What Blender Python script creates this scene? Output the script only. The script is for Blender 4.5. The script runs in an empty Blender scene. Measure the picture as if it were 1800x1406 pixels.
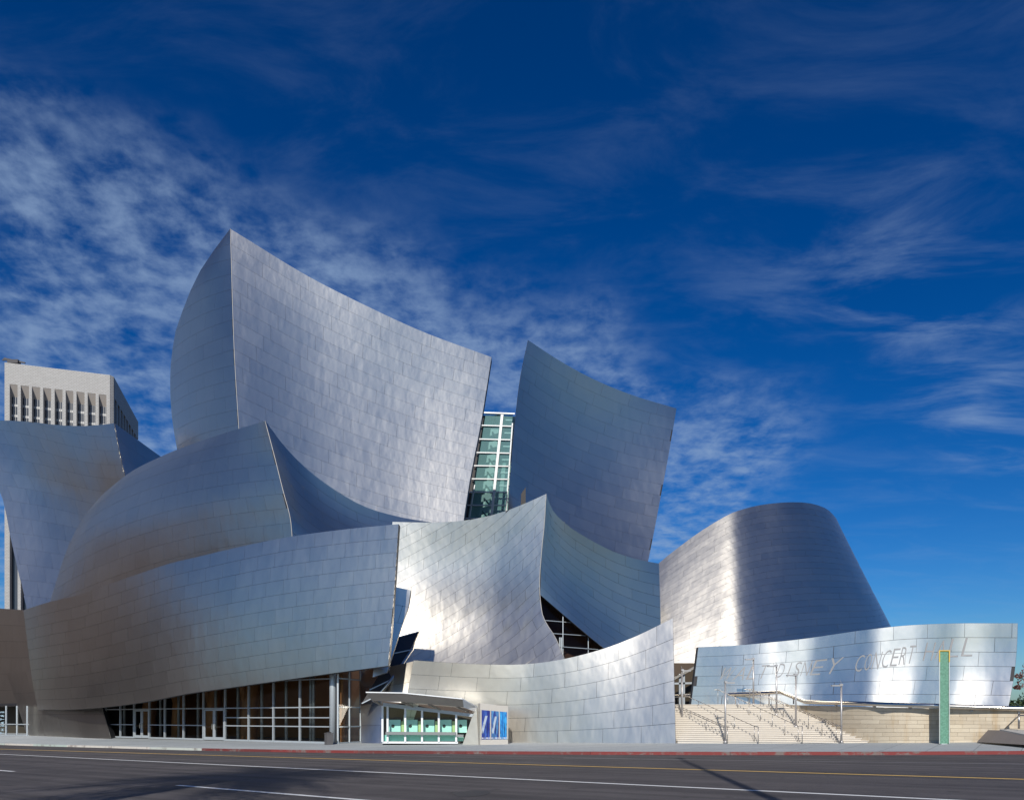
import bpy, math, random
import numpy as np
from mathutils import Matrix, Vector

random.seed(7)
rng = np.random.default_rng(11)
sc = bpy.context.scene
COL = sc.collection

# ------------------------------------------------------------------ camera
F, CX, HY, EYE = 1350.0, 900.0, 1260.0, 1.75     # focal length in photo pixels, horizon row, eye height
cam_d = bpy.data.cameras.new('camera')
cam = bpy.data.objects.new('camera', cam_d); COL.objects.link(cam)
cam.location = (0, 0, EYE); cam.rotation_euler = (math.pi / 2, 0, 0)
cam_d.sensor_width = 36; cam_d.lens = 36 * F / 1800
cam_d.shift_y = (HY - 703) / 1800
cam_d.clip_start = 0.5; cam_d.clip_end = 9000
sc.camera = cam

# ------------------------------------------------------------------ sky, sun, exposure
SUN_EL, SUN_AZ = math.radians(33), math.radians(6)     # light travels away from the camera, a little to the right
w = bpy.data.worlds.new('World'); sc.world = w; w.use_nodes = True
nt = w.node_tree; nt.nodes.clear()
class NB:
    def __init__(s, nt): s.nt = nt
    def n(s, t, **kw):
        nd = s.nt.nodes.new(t)
        for k, v in kw.items():
            if k == 'ins':
                for i, x in v.items(): s.put(nd, i, x)
            else: setattr(nd, k, v)
        return nd
    def put(s, nd, i, x):
        if isinstance(x, bpy.types.NodeSocket): s.nt.links.new(x, nd.inputs[i])
        elif isinstance(x, bpy.types.Node): s.nt.links.new(x.outputs[0], nd.inputs[i])
        else: nd.inputs[i].default_value = x
    def m(s, op, a, b=0.0, c=0.0, clamp=False):
        nd = s.n('ShaderNodeMath', operation=op, use_clamp=clamp)
        s.put(nd, 0, a); s.put(nd, 1, b); s.put(nd, 2, c); return nd.outputs[0]
    def mr(s, x, a, b, c=0.0, d=1.0, smooth=True):
        nd = s.n('ShaderNodeMapRange', interpolation_type='SMOOTHSTEP' if smooth else 'LINEAR')
        for i, v in enumerate((x, a, b, c, d)): s.put(nd, i, v)
        return nd.outputs[0]
    def mix(s, f, a, b, mode='MIX'):
        nd = s.n('ShaderNodeMix', data_type='RGBA', blend_type=mode)
        s.put(nd, 0, f); s.put(nd, 6, a); s.put(nd, 7, b); return nd.outputs[2]
    def noise(s, vec, scale, detail=4, rough=.5, dist=0.0, dim='3D'):
        nd = s.n('ShaderNodeTexNoise', noise_dimensions=dim)
        if vec is not None: s.put(nd, 'Vector', vec)
        nd.inputs['Scale'].default_value = scale; nd.inputs['Detail'].default_value = detail
        nd.inputs['Roughness'].default_value = rough; nd.inputs['Distortion'].default_value = dist
        return nd.outputs[0]
b = NB(nt)
sky = b.n('ShaderNodeTexSky', sky_type='NISHITA', sun_disc=False, sun_elevation=SUN_EL,
          sun_rotation=math.pi + SUN_AZ, altitude=600, air_density=1.0, dust_density=1.25, ozone_density=4.0)
hs = b.n('ShaderNodeHueSaturation', ins={1: 1.38, 4: sky})
hs.inputs[0].default_value = 0.5; hs.inputs[2].default_value = 1.0
skyc = b.mix(1.0, hs.outputs[0], (0.70, 0.84, 0.94, 1), 'MULTIPLY')
gm = b.n('ShaderNodeGamma', ins={0: skyc, 1: 1.2})
skyc = b.mix(1.0, gm.outputs[0], (.80, .80, .80, 1), 'MULTIPLY')
tc = b.n('ShaderNodeTexCoord')
sx = b.n('ShaderNodeSeparateXYZ', ins={0: tc.outputs['Generated']})
dx, dy, dz = sx.outputs
zz = b.m('ADD', b.m('MAXIMUM', dz, 0.0), 0.15)
qx = b.m('DIVIDE', dx, zz); qy = b.m('DIVIDE', dy, zz)
q = b.n('ShaderNodeCombineXYZ', ins={0: qx, 1: qy}).outputs[0]
# cloud sheets lie in bands across the sky
warp = b.noise(q, 2.0, 5, .55)
c = b.m('SUBTRACT', qy, b.m('ADD', 1.443, b.m('MULTIPLY', qx, .647)))
c = b.m('ADD', c, b.m('MULTIPLY', b.m('SUBTRACT', warp, .5), .7))
band1 = b.m('MULTIPLY', b.mr(c, -.20, .12), b.mr(b.m('ADD', qx, b.m('MULTIPLY', warp, .3)), 1.02, .74))
c2 = b.m('ABSOLUTE', b.m('ADD', c, .47))
band2 = b.m('MULTIPLY', b.mr(c2, .30, .0), b.mr(qx, .25, .8))
puff = b.noise(q, 17.0, 6, .58, .15)
fine = b.noise(q, 4.5, 8, .6, .4)
stretch = b.n('ShaderNodeMapping', ins={0: q, 2: (0, 0, math.radians(35)), 3: (1.0, 2.2, 1)})
wisp = b.noise(stretch.outputs[0], 3.2, 8, .62, .5)
a1 = b.m('MULTIPLY', band1, b.mr(b.m('ADD', b.m('MULTIPLY', puff, .5), b.m('MULTIPLY', fine, .5)), .36, .68))
a2 = b.m('MULTIPLY', band2, b.mr(wisp, .38, .72))
a3 = b.m('MULTIPLY', b.mr(wisp, .42, .8), .10)
al = b.m('ADD', b.m('MULTIPLY', a1, .66), b.m('ADD', b.m('MULTIPLY', a2, .42), a3), clamp=True)
al = b.m('MULTIPLY', al, b.mr(dz, .0, .12))
skyc = b.mix(al, skyc, (3.5, 5.0, 7.5, 1))
bg = b.n('ShaderNodeBackground', ins={0: skyc, 1: 0.08})
b.n('ShaderNodeOutputWorld', ins={0: bg})

sun_d = bpy.data.lights.new('sun', 'SUN'); sun = bpy.data.objects.new('sun', sun_d); COL.objects.link(sun)
sun_d.energy = 4.4; sun_d.angle = math.radians(.53); sun_d.color = (1.0, .95, .86)
trav = Vector((math.sin(SUN_AZ) * math.cos(SUN_EL), math.cos(SUN_AZ) * math.cos(SUN_EL), -math.sin(SUN_EL)))
sun.rotation_euler = trav.to_track_quat('-Z', 'Y').to_euler(); sun.location = (0, -40, 60)
vs = sc.view_settings
vs.view_transform = 'Standard'; vs.look = 'None'; vs.exposure = 0.0; vs.gamma = 1.0; vs.use_curve_mapping = False
sc.cycles.use_denoising = True
sc.cycles.max_bounces = 8; sc.cycles.glossy_bounces = 5; sc.cycles.transparent_max_bounces = 12
sc.cycles.sample_clamp_indirect = 6.0

# ------------------------------------------------------------------ helpers
def P(px, py, d):                       # a point d metres in front of the eye, seen at that photo pixel
    return np.array([(px - CX) / F * d, d, EYE + (HY - py) / F * d])
def V(p): return Vector([float(x) for x in p])

def mesh_obj(name, verts, faces, mat, parent=None, smooth=False, kind=None):
    me = bpy.data.meshes.new(name)
    me.from_pydata([tuple(map(float, v)) for v in verts], [], faces); me.update()
    if smooth:
        for p in me.polygons: p.use_smooth = True
    o = bpy.data.objects.new(name, me); COL.objects.link(o)
    if mat: me.materials.append(mat)
    if parent: adopt(o, parent)
    if kind: o['kind'] = kind
    return o
def adopt(o, parent):
    o.parent = parent
    o.matrix_parent_inverse = Matrix.Translation(-parent.location)   # every location here is a world position
def tag(o, label=None, cat=None, group=None, kind=None):
    if label: o['label'] = label
    if cat: o['category'] = cat
    if group: o['group'] = group
    if kind: o['kind'] = kind
    return o
def empty(name, loc):
    o = bpy.data.objects.new(name, None); COL.objects.link(o); o.location = V(loc); return o

class MB:
    def __init__(s): s.v = []; s.f = []
    def quad8(s, p):                    # 8 corners: bottom 0-3, top 4-7
        n = len(s.v); s.v += [np.asarray(x, float) for x in p]
        s.f += [tuple(n + i for i in f) for f in ((0, 3, 2, 1), (4, 5, 6, 7), (0, 1, 5, 4), (1, 2, 6, 5), (2, 3, 7, 6), (3, 0, 4, 7))]
        return s
    def box(s, c, size, rz=0.0):
        cx, cy, cz = c; a, bb, h = [x / 2 for x in size]; co, si = math.cos(rz), math.sin(rz)
        p = []
        for z in (-h, h):
            for x, y in ((-a, -bb), (a, -bb), (a, bb), (-a, bb)):
                p.append((cx + x * co - y * si, cy + x * si + y * co, cz + z))
        return s.quad8(p)
    def bar(s, p, q, wd, dp, up=None):  # square bar; wd sideways in the picture, dp along the look axis
        p = np.asarray(p, float); q = np.asarray(q, float); t = q - p; t /= np.linalg.norm(t)
        ref = np.array([0, 1.0, 0]) if up is None else np.asarray(up, float)
        a = np.cross(t, ref)
        if np.linalg.norm(a) < 1e-3: a = np.cross(t, (1.0, 0, 0))
        a /= np.linalg.norm(a); c = np.cross(a, t); a = a * wd / 2; c = c * dp / 2
        return s.quad8([p - a - c, p + a - c, p + a + c, p - a + c, q - a - c, q + a - c, q + a + c, q - a + c])
    def tube(s, pts, r, seg=8, taper=None):
        pts = [np.asarray(x, float) for x in pts]; n0 = len(s.v); k = len(pts)
        ref = np.array([.3, .2, .93])
        for i, p in enumerate(pts):
            t = pts[min(i + 1, k - 1)] - pts[max(i - 1, 0)]; t /= np.linalg.norm(t)
            a = np.cross(t, ref); 
            if np.linalg.norm(a) < .15: a = np.cross(t, (1.0, 0, 0))
            a /= np.linalg.norm(a); c = np.cross(t, a)
            rr = r if taper is None else r + (taper - r) * i / max(1, k - 1)
            for j in range(seg):
                g = 2 * math.pi * j / seg
                s.v.append(p + (a * math.cos(g) + c * math.sin(g)) * rr)
        for i in range(k - 1):
            for j in range(seg):
                j2 = (j + 1) % seg
                s.f.append((n0 + i * seg + j, n0 + i * seg + j2, n0 + (i + 1) * seg + j2, n0 + (i + 1) * seg + j))
        s.f.append(tuple(n0 + j for j in reversed(range(seg)))); s.f.append(tuple(n0 + (k - 1) * seg + j for j in range(seg)))
        return s
    def prism(s, poly, off):            # polygon of 3D points extruded by a vector
        n0 = len(s.v); k = len(poly); off = np.asarray(off, float)
        s.v += [np.asarray(p, float) for p in poly] + [np.asarray(p, float) + off for p in poly]
        s.f.append(tuple(range(n0, n0 + k))); s.f.append(tuple(reversed(range(n0 + k, n0 + 2 * k))))
        for i in range(k):
            j = (i + 1) % k
            s.f.append((n0 + j, n0 + i, n0 + k + i, n0 + k + j))
        return s
    def build(s, name, mat, parent=None, smooth=False, kind=None):
        return mesh_obj(name, s.v, s.f, mat, parent, smooth, kind)

# ------------------------------------------------------------------ materials
def newmat(name):
    m = bpy.data.materials.new(name); m.use_nodes = True; m.node_tree.nodes.clear()
    nb = NB(m.node_tree); bs = nb.n('ShaderNodeBsdfPrincipled'); nb.n('ShaderNodeOutputMaterial', ins={0: bs}); return m, nb, bs
def setp(nb, bs, **kw):
    for k, v in kw.items(): nb.put(bs, {'col': 'Base Color', 'rough': 'Roughness', 'metal': 'Metallic', 'normal': 'Normal', 'aniso': 'Anisotropic', 'spec': 'Specular IOR Level', 'tangent': 'Tangent'}[k], v)
def bump(nb, h, strength, dist):
    nd = nb.n('ShaderNodeBump', ins={'Strength': strength, 'Distance': dist, 'Height': h}); return nd.outputs[0]

def steel(name, col=(.63, .59, .525), rough=.34, wob=.7, var=.03):
    m, nb, bs = newmat(name)
    tc = nb.n('ShaderNodeTexCoord').outputs['Object']
    oi = nb.n('ShaderNodeObjectInfo').outputs['Random']
    st = nb.n('ShaderNodeMapping', ins={0: tc, 3: (1.0, 1.0, .55)}).outputs[0]
    big = nb.noise(st, 1.15, 2, .45)                        # oil-canning of the sheets
    brush = nb.noise(nb.n('ShaderNodeMapping', ins={0: tc, 3: (9, 9, .6)}).outputs[0], 6.0, 3, .6)
    stain = nb.noise(tc, .35, 5, .6)
    v = nb.m('ADD', nb.m('MULTIPLY', nb.m('SUBTRACT', oi, .5), var), nb.m('MULTIPLY', nb.m('SUBTRACT', stain, .5), .10))
    v = nb.m('ADD', nb.m('ADD', v, 1.0), nb.m('MULTIPLY', nb.m('SUBTRACT', brush, .5), .08))
    cl = nb.n('ShaderNodeVectorMath', operation='SCALE', ins={0: (*col, )}); nb.put(cl, 3, v)
    rg = nb.m('ADD', rough, nb.m('ADD', nb.m('MULTIPLY', nb.m('SUBTRACT', oi, .5), .014), nb.m('MULTIPLY', nb.m('SUBTRACT', stain, .5), .05)))
    setp(nb, bs, col=cl.outputs[0], rough=rg, metal=1.0, normal=bump(nb, big, wob, .035))
    return m
STEEL = steel('brushed_steel')
STEEL_SIGN = steel('brushed_steel_sign', rough=.25, wob=.45)
STEEL_POL = steel('polished_rail_steel', rough=.2, wob=.1, var=.02)
def plain(name, col, rough=.6, metal=0.0, noise=0.0, scale=3.0, bmp=0.0, bscale=40.0):
    m, nb, bs = newmat(name)
    tc = nb.n('ShaderNodeTexCoord').outputs['Object']
    setp(nb, bs, rough=rough, metal=metal)
    if noise:
        nz = nb.noise(tc, scale, 6, .6)
        f = nb.m('ADD', 1.0 - noise, nb.m('MULTIPLY', nz, 2 * noise))
        cl = nb.n('ShaderNodeVectorMath', operation='SCALE', ins={0: col}); nb.put(cl, 3, f)
        setp(nb, bs, col=cl.outputs[0])
    else: setp(nb, bs, col=(*col, 1))
    if bmp: setp(nb, bs, normal=bump(nb, nb.noise(tc, bscale, 4, .6), bmp, .01))
    return m
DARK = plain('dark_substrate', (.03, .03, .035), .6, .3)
FRAME = plain('pale_painted_frame', (.42, .46, .49), .4, .3, .05)
WHITE_FRAME = plain('white_painted_frame', (.75, .77, .78), .4, 0, .04)
WOOD = None
def glass(name, tint, refl=1.0, rough=.02):
    m = bpy.data.materials.new(name); m.use_nodes = True; m.node_tree.nodes.clear(); nb = NB(m.node_tree)
    fr = nb.n('ShaderNodeFresnel'); fr.inputs[0].default_value = 1.52
    tr = nb.n('ShaderNodeBsdfTransparent'); tr.inputs[0].default_value = (*tint, 1)
    gl = nb.n('ShaderNodeBsdfGlossy'); gl.inputs['Roughness'].default_value = rough
    mx = nb.n('ShaderNodeMixShader', ins={0: nb.m('MULTIPLY', fr.outputs[0], refl, clamp=True), 1: tr, 2: gl})
    nb.n('ShaderNodeOutputMaterial', ins={0: mx}); return m
GLASS = glass('clear_dark_glass', (.74, .77, .75), .75); GLASS_DULL = glass('dull_dark_glass', (.6, .58, .55), .3)
GLASS_TEAL = glass('teal_glass', (.80, .96, .93), .8)
def brightened_glass(name, col, tint, op):
    m, nb, bs = newmat(name); setp(nb, bs, col=(*col, 1), rough=.12)
    tr = nb.n('ShaderNodeBsdfTransparent'); tr.inputs[0].default_value = (*tint, 1)
    out = [n for n in m.node_tree.nodes if n.type == 'OUTPUT_MATERIAL'][0]
    mx = nb.n('ShaderNodeMixShader', ins={0: op, 1: tr, 2: bs}); m.node_tree.links.new(mx.outputs[0], out.inputs[0]); return m
GLASS_BRIGHTENED = brightened_glass('brightened_teal_glass', (.20, .40, .40), (.75, .95, .93), .45)  # diffuse teal stands in for brightness missing from the unlit interior
CONC = plain('concrete', (.38, .37, .35), .8, 0, .14, 1.5, .2, 30)

# ------------------------------------------------------------------ curved sheets clad in panels
class Edge:
    def __init__(s, pts, ts=None):
        q = np.array([P(*p[:3]) for p in pts])
        if ts is None:
            pp = np.array([[p[0], p[1]] for p in pts], float)
            L = np.concatenate([[0], np.cumsum(np.linalg.norm(np.diff(pp, axis=0), axis=1))]); ts = L / L[-1]
        elif isinstance(ts, str): ts = np.linspace(0, 1, len(pts))
        ts = np.asarray(ts, float)
        # Catmull-Rom with non-uniform knots, tabulated
        n = len(ts); m = np.zeros_like(q)
        for i in range(n):
            if n == 2: m[i] = (q[1] - q[0]) / (ts[1] - ts[0])
            elif i == 0: m[i] = (q[1] - q[0]) / (ts[1] - ts[0])
            elif i == n - 1: m[i] = (q[-1] - q[-2]) / (ts[-1] - ts[-2])
            else:
                a, c = ts[i] - ts[i - 1], ts[i + 1] - ts[i]
                m[i] = ((q[i] - q[i - 1]) / a * c + (q[i + 1] - q[i]) / c * a) / (a + c)
        s.t = np.linspace(0, 1, 241); s.p = np.zeros((241, 3))
        for k, t in enumerate(s.t):
            i = min(max(np.searchsorted(ts, t, 'right') - 1, 0), n - 2); h = ts[i + 1] - ts[i]; x = (t - ts[i]) / h
            s.p[k] = ((2 * x**3 - 3 * x**2 + 1) * q[i] + (x**3 - 2 * x**2 + x) * h * m[i]
                      + (-2 * x**3 + 3 * x**2) * q[i + 1] + (x**3 - x**2) * h * m[i + 1])
    def __call__(s, t):
        t = np.clip(t, 0, 1)
        return np.stack([np.interp(t, s.t, s.p[:, k]) for k in range(3)], -1)

class Sheet:
    """A Coons patch between four edge curves, u to the right, v downwards."""
    def __init__(s, top, bottom, left=None, right=None, bulge=0.0, bow=None):
        s.T, s.B = top, bottom
        c00, c10, c01, c11 = top(np.array(0.)), top(np.array(1.)), bottom(np.array(0.)), bottom(np.array(1.))
        class Lin:
            def __init__(k, a, c): k.a, k.c = a, c
            def __call__(k, t): return k.a + (k.c - k.a) * np.asarray(t)[..., None]
        s.L = left or Lin(c00, c01); s.R = right or Lin(c10, c11)
        s.c = (c00, c10, c01, c11); s.flip = 1.0; s.bulge = 0.0
        n = s.normal(np.array([.5]), np.array([.5]))[0]; p = s.base(np.array([.5]), np.array([.5]))[0]
        if np.dot(n, np.array([0, 0, EYE]) - p) < 0: s.flip = -1.0
        s.n0 = s.normal(np.array([.5]), np.array([.5]))[0]; s.bulge = bulge
        g = np.linspace(0, 1, 21); h = np.full(21, .5)
        s.lu = np.linalg.norm(np.diff(s.base(g, h), axis=0), axis=1).sum()
        s.lv = np.linalg.norm(np.diff(s.base(h, g), axis=0), axis=1).sum()
    def base(s, u, v):
        u = np.asarray(u, float); v = np.asarray(v, float); U = u[..., None]; W = v[..., None]
        c00, c10, c01, c11 = s.c
        r = (1 - W) * s.T(u) + W * s.B(u) + (1 - U) * s.L(v) + U * s.R(v) \
            - ((1 - U) * (1 - W) * c00 + U * (1 - W) * c10 + (1 - U) * W * c01 + U * W * c11)
        if s.bulge:
            r = r + s.n0 * (s.bulge * 16 * U * (1 - U) * W * (1 - W))
        return r
    def normal(s, u, v):
        e = .004
        a = s.base(np.clip(u + e, 0, 1), v) - s.base(np.clip(u - e, 0, 1), v)
        c = s.base(u, np.clip(v + e, 0, 1)) - s.base(u, np.clip(v - e, 0, 1))
        n = np.cross(c, a); n /= np.maximum(np.linalg.norm(n, axis=-1, keepdims=True), 1e-9)
        return n * s.flip
    def at(s, u, v, off=0.0):
        u = np.atleast_1d(np.asarray(u, float)); v = np.atleast_1d(np.asarray(v, float))
        return s.base(u, v) + s.normal(u, v) * off

def clip_poly(poly, k, lim, keep_less):
    """clip (u,w) polygon against v = w - k*u; keep v<=lim or v>=lim."""
    out = []; f = lambda p: (p[1] - k * p[0] - lim) * (1 if keep_less else -1)
    for i in range(len(poly)):
        a, c = poly[i], poly[(i + 1) % len(poly)]; fa, fc = f(a), f(c)
        if fa <= 0: out.append(a)
        if fa * fc < 0:
            t = fa / (fa - fc); out.append((a[0] + (c[0] - a[0]) * t, a[1] + (c[1] - a[1]) * t))
    return out

def clad(S, parent, name, mat, rows, pw, shift=.37, skew=0.0, thick=.7, gap=.016, tilt=.0022, piece='panel', back=None, nu=36, nv=24,
         proud=.035, jitter=.0, sub=4, rowvar=0.0, label=None, ext=(0, 1.0, 0)):
    """backing shell (the part) plus one mesh per panel (its sub-parts)."""
    # shell
    gu, gv = np.meshgrid(np.linspace(0, 1, nu + 1), np.linspace(0, 1, nv + 1)); gu = gu.ravel(); gv = gv.ravel()
    f0 = S.at(gu, gv, -.004); f1 = f0 + np.asarray(ext, float) * thick; N = len(gu); W = nu + 1
    vs_ = np.concatenate([f0, f1]); fs = []
    for j in range(nv):
        for i in range(nu):
            a = j * W + i; q = (a, a + 1, a + W + 1, a + W)
            if S.flip > 0: q = q[::-1]
            fs.append(q); fs.append(tuple(N + x for x in reversed(q)))
    rim = [i for i in range(W)] + [j * W + nu for j in range(1, nv + 1)] + [nv * W + i for i in range(nu - 1, -1, -1)] + [j * W for j in range(nv - 1, 0, -1)]
    for i in range(len(rim)):
        a, c = rim[i], rim[(i + 1) % len(rim)]; q = (c, a, N + a, N + c)
        fs.append(q if S.flip < 0 else q[::-1])
    shell = mesh_obj(name, vs_, fs, back or DARK, parent, smooth=False)
    if label: shell['label'] = label
    # panels
    du = pw / S.lu; gu_ = gap / S.lu / 2; gv_ = gap / S.lv / 2
    w0, w1 = min(0, skew), 1 + max(0, skew)
    nr = int(round(rows * (w1 - w0))); edges = np.linspace(w0, w1, nr + 1)
    if rowvar: edges[1:-1] += rng.uniform(-rowvar, rowvar, nr - 1) * (edges[1] - edges[0])
    cnt = 0
    for r in range(nr):
        a, c = edges[r] + gv_, edges[r + 1] - gv_
        off = ((r * shift) % 1.0) * du
        us = np.arange(-du + off, 1 + du, du)
        if jitter: us = us + rng.uniform(-jitter, jitter, len(us)) * du
        for ua, uc in zip(us[:-1], us[1:]):
            ua_, uc_ = max(ua, 0) + gu_, min(uc, 1) - gu_
            if uc_ - ua_ < .06 * du: continue
            ring = [(ua_ + (uc_ - ua_) * i / sub, a) for i in range(sub + 1)] + [(uc_ - (uc_ - ua_) * i / sub, c) for i in range(sub + 1)]
            plain_ = True
            if skew:
                full = len(ring); ring2 = clip_poly(clip_poly(ring, skew, 1 - gv_, True), skew, gv_, False)
                if len(ring2) < 3: continue
                plain_ = len(ring2) == full and all(x == y for x, y in zip(ring, ring2)); ring = ring2
            uu = np.array([p[0] for p in ring]); vv = np.array([p[1] - skew * p[0] for p in ring])
            if abs(np.sum(uu * np.roll(vv, -1) - np.roll(uu, -1) * vv)) < .02 * du * (edges[1] - edges[0]): continue
            vv = np.clip(vv, 0, 1)
            n = S.normal(uu, vv); front = S.base(uu, vv) + n * proud; rear = front - n * (proud + .002); k = len(ring)
            # slight tilt and pillow of each sheet of metal
            um, vm = (uu - uu.mean()) / du, (vv - vv.mean()) * nr
            tu, tv, pu = rng.normal(0, tilt), rng.normal(0, tilt), rng.normal(0.0, tilt) * 1.6
            e1 = front[len(ring) // 2 - 1] - front[0]; e1 /= np.linalg.norm(e1) + 1e-9; e2 = np.cross(n.mean(0), e1)
            nn = n + e1 * (tu + pu * um)[:, None] + e2 * (tv + 0 * um)[:, None]
            nn /= np.linalg.norm(nn, axis=1, keepdims=True)
            verts = np.concatenate([front, front, rear]); faces = []
            orient = S.flip < 0
            if plain_:
                h = k // 2
                for i in range(h - 1):
                    q = (i, i + 1, k - 2 - i, k - 1 - i); faces.append(q if orient else q[::-1])
            else:
                q = tuple(range(k)); faces.append(q if orient else q[::-1])
            nf = len(faces)
            for i in range(k):
                j = (i + 1) % k; q = (k + j, k + i, 2 * k + i, 2 * k + j); faces.append(q if orient else q[::-1])
            o = mesh_obj(piece, verts, faces, mat, shell)
            me = o.data
            sm = np.zeros(len(faces), bool); sm[:nf] = True; me.polygons.foreach_set('use_smooth', sm)
            nl = [tuple(x) for x in nn] + [(0, 0, 0)] * (2 * k)
            me.normals_split_custom_set_from_vertices(nl)
            cnt += 1
    return shell, cnt

# ------------------------------------------------------------------ ground, road, kerb, sidewalk
UX, UY = -.804, .594           # downhill direction along the street
def road_z(x, y): return .136 - .0115 * max(-70, min(150, (x * UX + y * UY)))
def on_road(px, py, lift=0.0):
    a, bb = (px - CX) / F, (py - HY) / F
    d = (EYE - .136 - lift) / (bb - .0115 * (a * UX + UY))
    return np.array([a * d, d, EYE - bb * d])

def ground_mat():
    m, nb, bs = newmat('city_ground')
    tc = nb.n('ShaderNodeTexCoord').outputs['Object']
    nz = nb.noise(tc, .05, 6, .6)
    setp(nb, bs, col=nb.mix(nz, (.06, .056, .054, 1), (.13, .12, .115, 1)), rough=.9); return m
def asphalt():
    m, nb, bs = newmat('asphalt')
    tc = nb.n('ShaderNodeTexCoord').outputs['Object']
    rot = nb.n('ShaderNodeMapping', ins={0: tc, 2: (0, 0, math.atan2(-UY, UX) + math.pi)}).outputs[0]
    st = nb.n('ShaderNodeMapping', ins={0: rot, 3: (.05, .9, 1)}).outputs[0]
    n1 = nb.noise(tc, 45, 4, .7); n2 = nb.noise(st, 1.6, 5, .55); n3 = nb.noise(tc, .5, 5, .6)
    agg = nb.n('ShaderNodeTexVoronoi', ins={0: tc, 2: 70.0}).outputs[0]
    v = nb.m('ADD', nb.m('MULTIPLY', n2, .5), nb.m('ADD', nb.m('MULTIPLY', n3, .3), nb.m('MULTIPLY', n1, .25)))
    cl = nb.mix(nb.mr(v, .38, .66), (.040, .035, .037, 1), (.098, .087, .088, 1))
    track = nb.mr(nb.noise(nb.n('ShaderNodeMapping', ins={0: rot, 3: (.015, 1.1, 1)}).outputs[0], 1.1, 3, .5), .42, .60)
    cl = nb.mix(nb.m('MULTIPLY', track, .42), cl, (.030, .027, .029, 1))
    pale = nb.mr(nb.noise(tc, 5.0, 2, .5), .74, .78); cl = nb.mix(nb.m('MULTIPLY', pale, .25), cl, (.16, .15, .15, 1))
    spots = nb.mr(nb.noise(tc, 1.7, 3, .5), .66, .71)
    cl = nb.mix(nb.m('MULTIPLY', spots, .6), cl, (.018, .017, .018, 1))
    vo = nb.n('ShaderNodeTexVoronoi', feature='DISTANCE_TO_EDGE', ins={0: nb.n('ShaderNodeMapping', ins={0: tc, 3: (1, 1, 1)}).outputs[0], 2: .22}).outputs[0]
    crk = nb.m('MULTIPLY', nb.mr(nb.m('ADD', vo, nb.m('MULTIPLY', n3, .01)), .012, .004), nb.mr(nb.noise(tc, .23, 2, .5), .5, .62))
    cl = nb.mix(nb.m('MULTIPLY', crk, .55), cl, (.012, .012, .012, 1))
    setp(nb, bs, col=cl, rough=.82, normal=bump(nb, nb.m('ADD', n1, agg), .5, .01)); return m
def paint(name, col, wear=.45):
    m, nb, bs = newmat(name)
    tc = nb.n('ShaderNodeTexCoord').outputs['Object']
    n1 = nb.noise(tc, 9, 6, .7); n2 = nb.noise(tc, .8, 3, .5)
    f = nb.mr(nb.m('ADD', nb.m('MULTIPLY', n1, .6), nb.m('MULTIPLY', n2, .4)), .58, .72)
    setp(nb, bs, col=nb.mix(nb.m('MULTIPLY', f, wear), (*col, 1), (.07, .065, .07, 1)), rough=.7); return m
ASPHALT, GROUND = asphalt(), ground_mat()
PAINT_W = paint('white_road_paint', (.72, .73, .72)); PAINT_Y = paint('yellow_road_paint', (.80, .50, .10), .45)
PAINT_FADED = paint('faded_white_paint', (.40, .40, .40), .9)

# one sheet to the horizon
gx = np.array(sorted(set(list(np.linspace(-150, 150, 13)) + [-5000, -2000, -800, -300, 300, 800, 2000, 5000])))
vv_ = [(x, y, road_z(x, y) - .05) for y in gx for x in gx]; n_ = len(gx)
ff_ = [(j * n_ + i, j * n_ + i + 1, (j + 1) * n_ + i + 1, (j + 1) * n_ + i) for j in range(n_ - 1) for i in range(n_ - 1)]
tag(mesh_obj('ground', vv_, ff_, GROUND), kind='structure')

KERB_PX = [(-420, 1288), (-250, 1296.5), (-120, 1303), (0, 1308.6), (205, 1314.5), (380, 1319.3), (590, 1322.8), (900, 1325.2), (1150, 1326.2), (1550, 1326.5), (1800, 1325.2), (2050, 1324), (2400, 1322)]
kerb = [on_road(*k) for k in KERB_PX]
# finer kerb polyline by spline
class Sp:
    def __init__(s, pts):
        s.e = Edge.__new__(Edge); q = np.array(pts)
        L = np.concatenate([[0], np.cumsum(np.linalg.norm(np.diff(q, axis=0), axis=1))]); s.L = L[-1]; s.t = L / L[-1]; s.q = q
        m = np.gradient(q, s.t, axis=0); s.m = m
    def __call__(s, t):
        i = min(max(np.searchsorted(s.t, t, 'right') - 1, 0), len(s.t) - 2); h = s.t[i + 1] - s.t[i]; x = (t - s.t[i]) / h
        return ((2 * x**3 - 3 * x**2 + 1) * s.q[i] + (x**3 - 2 * x**2 + x) * h * s.m[i] + (-2 * x**3 + 3 * x**2) * s.q[i + 1] + (x**3 - x**2) * h * s.m[i + 1])
KS = Sp(kerb)
NK = 72
kp = [KS(i / NK) for i in range(NK + 1)]
# road: from the kerb back past the camera
rv, rf = [], []
for i, p in enumerate(kp):
    for k in range(9):
        q_ = p + (np.array([p[0] * .6, -32.0, 0]) - p) * (k / 8) * np.array([1, 1, 0]); rv.append((q_[0], q_[1], road_z(q_[0], q_[1])))
for i in range(NK):
    for k in range(8):
        a = i * 9 + k; rf.append((a, a + 1, a + 10, a + 9))
tag(mesh_obj('road', rv, rf, ASPHALT), kind='structure')

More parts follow.
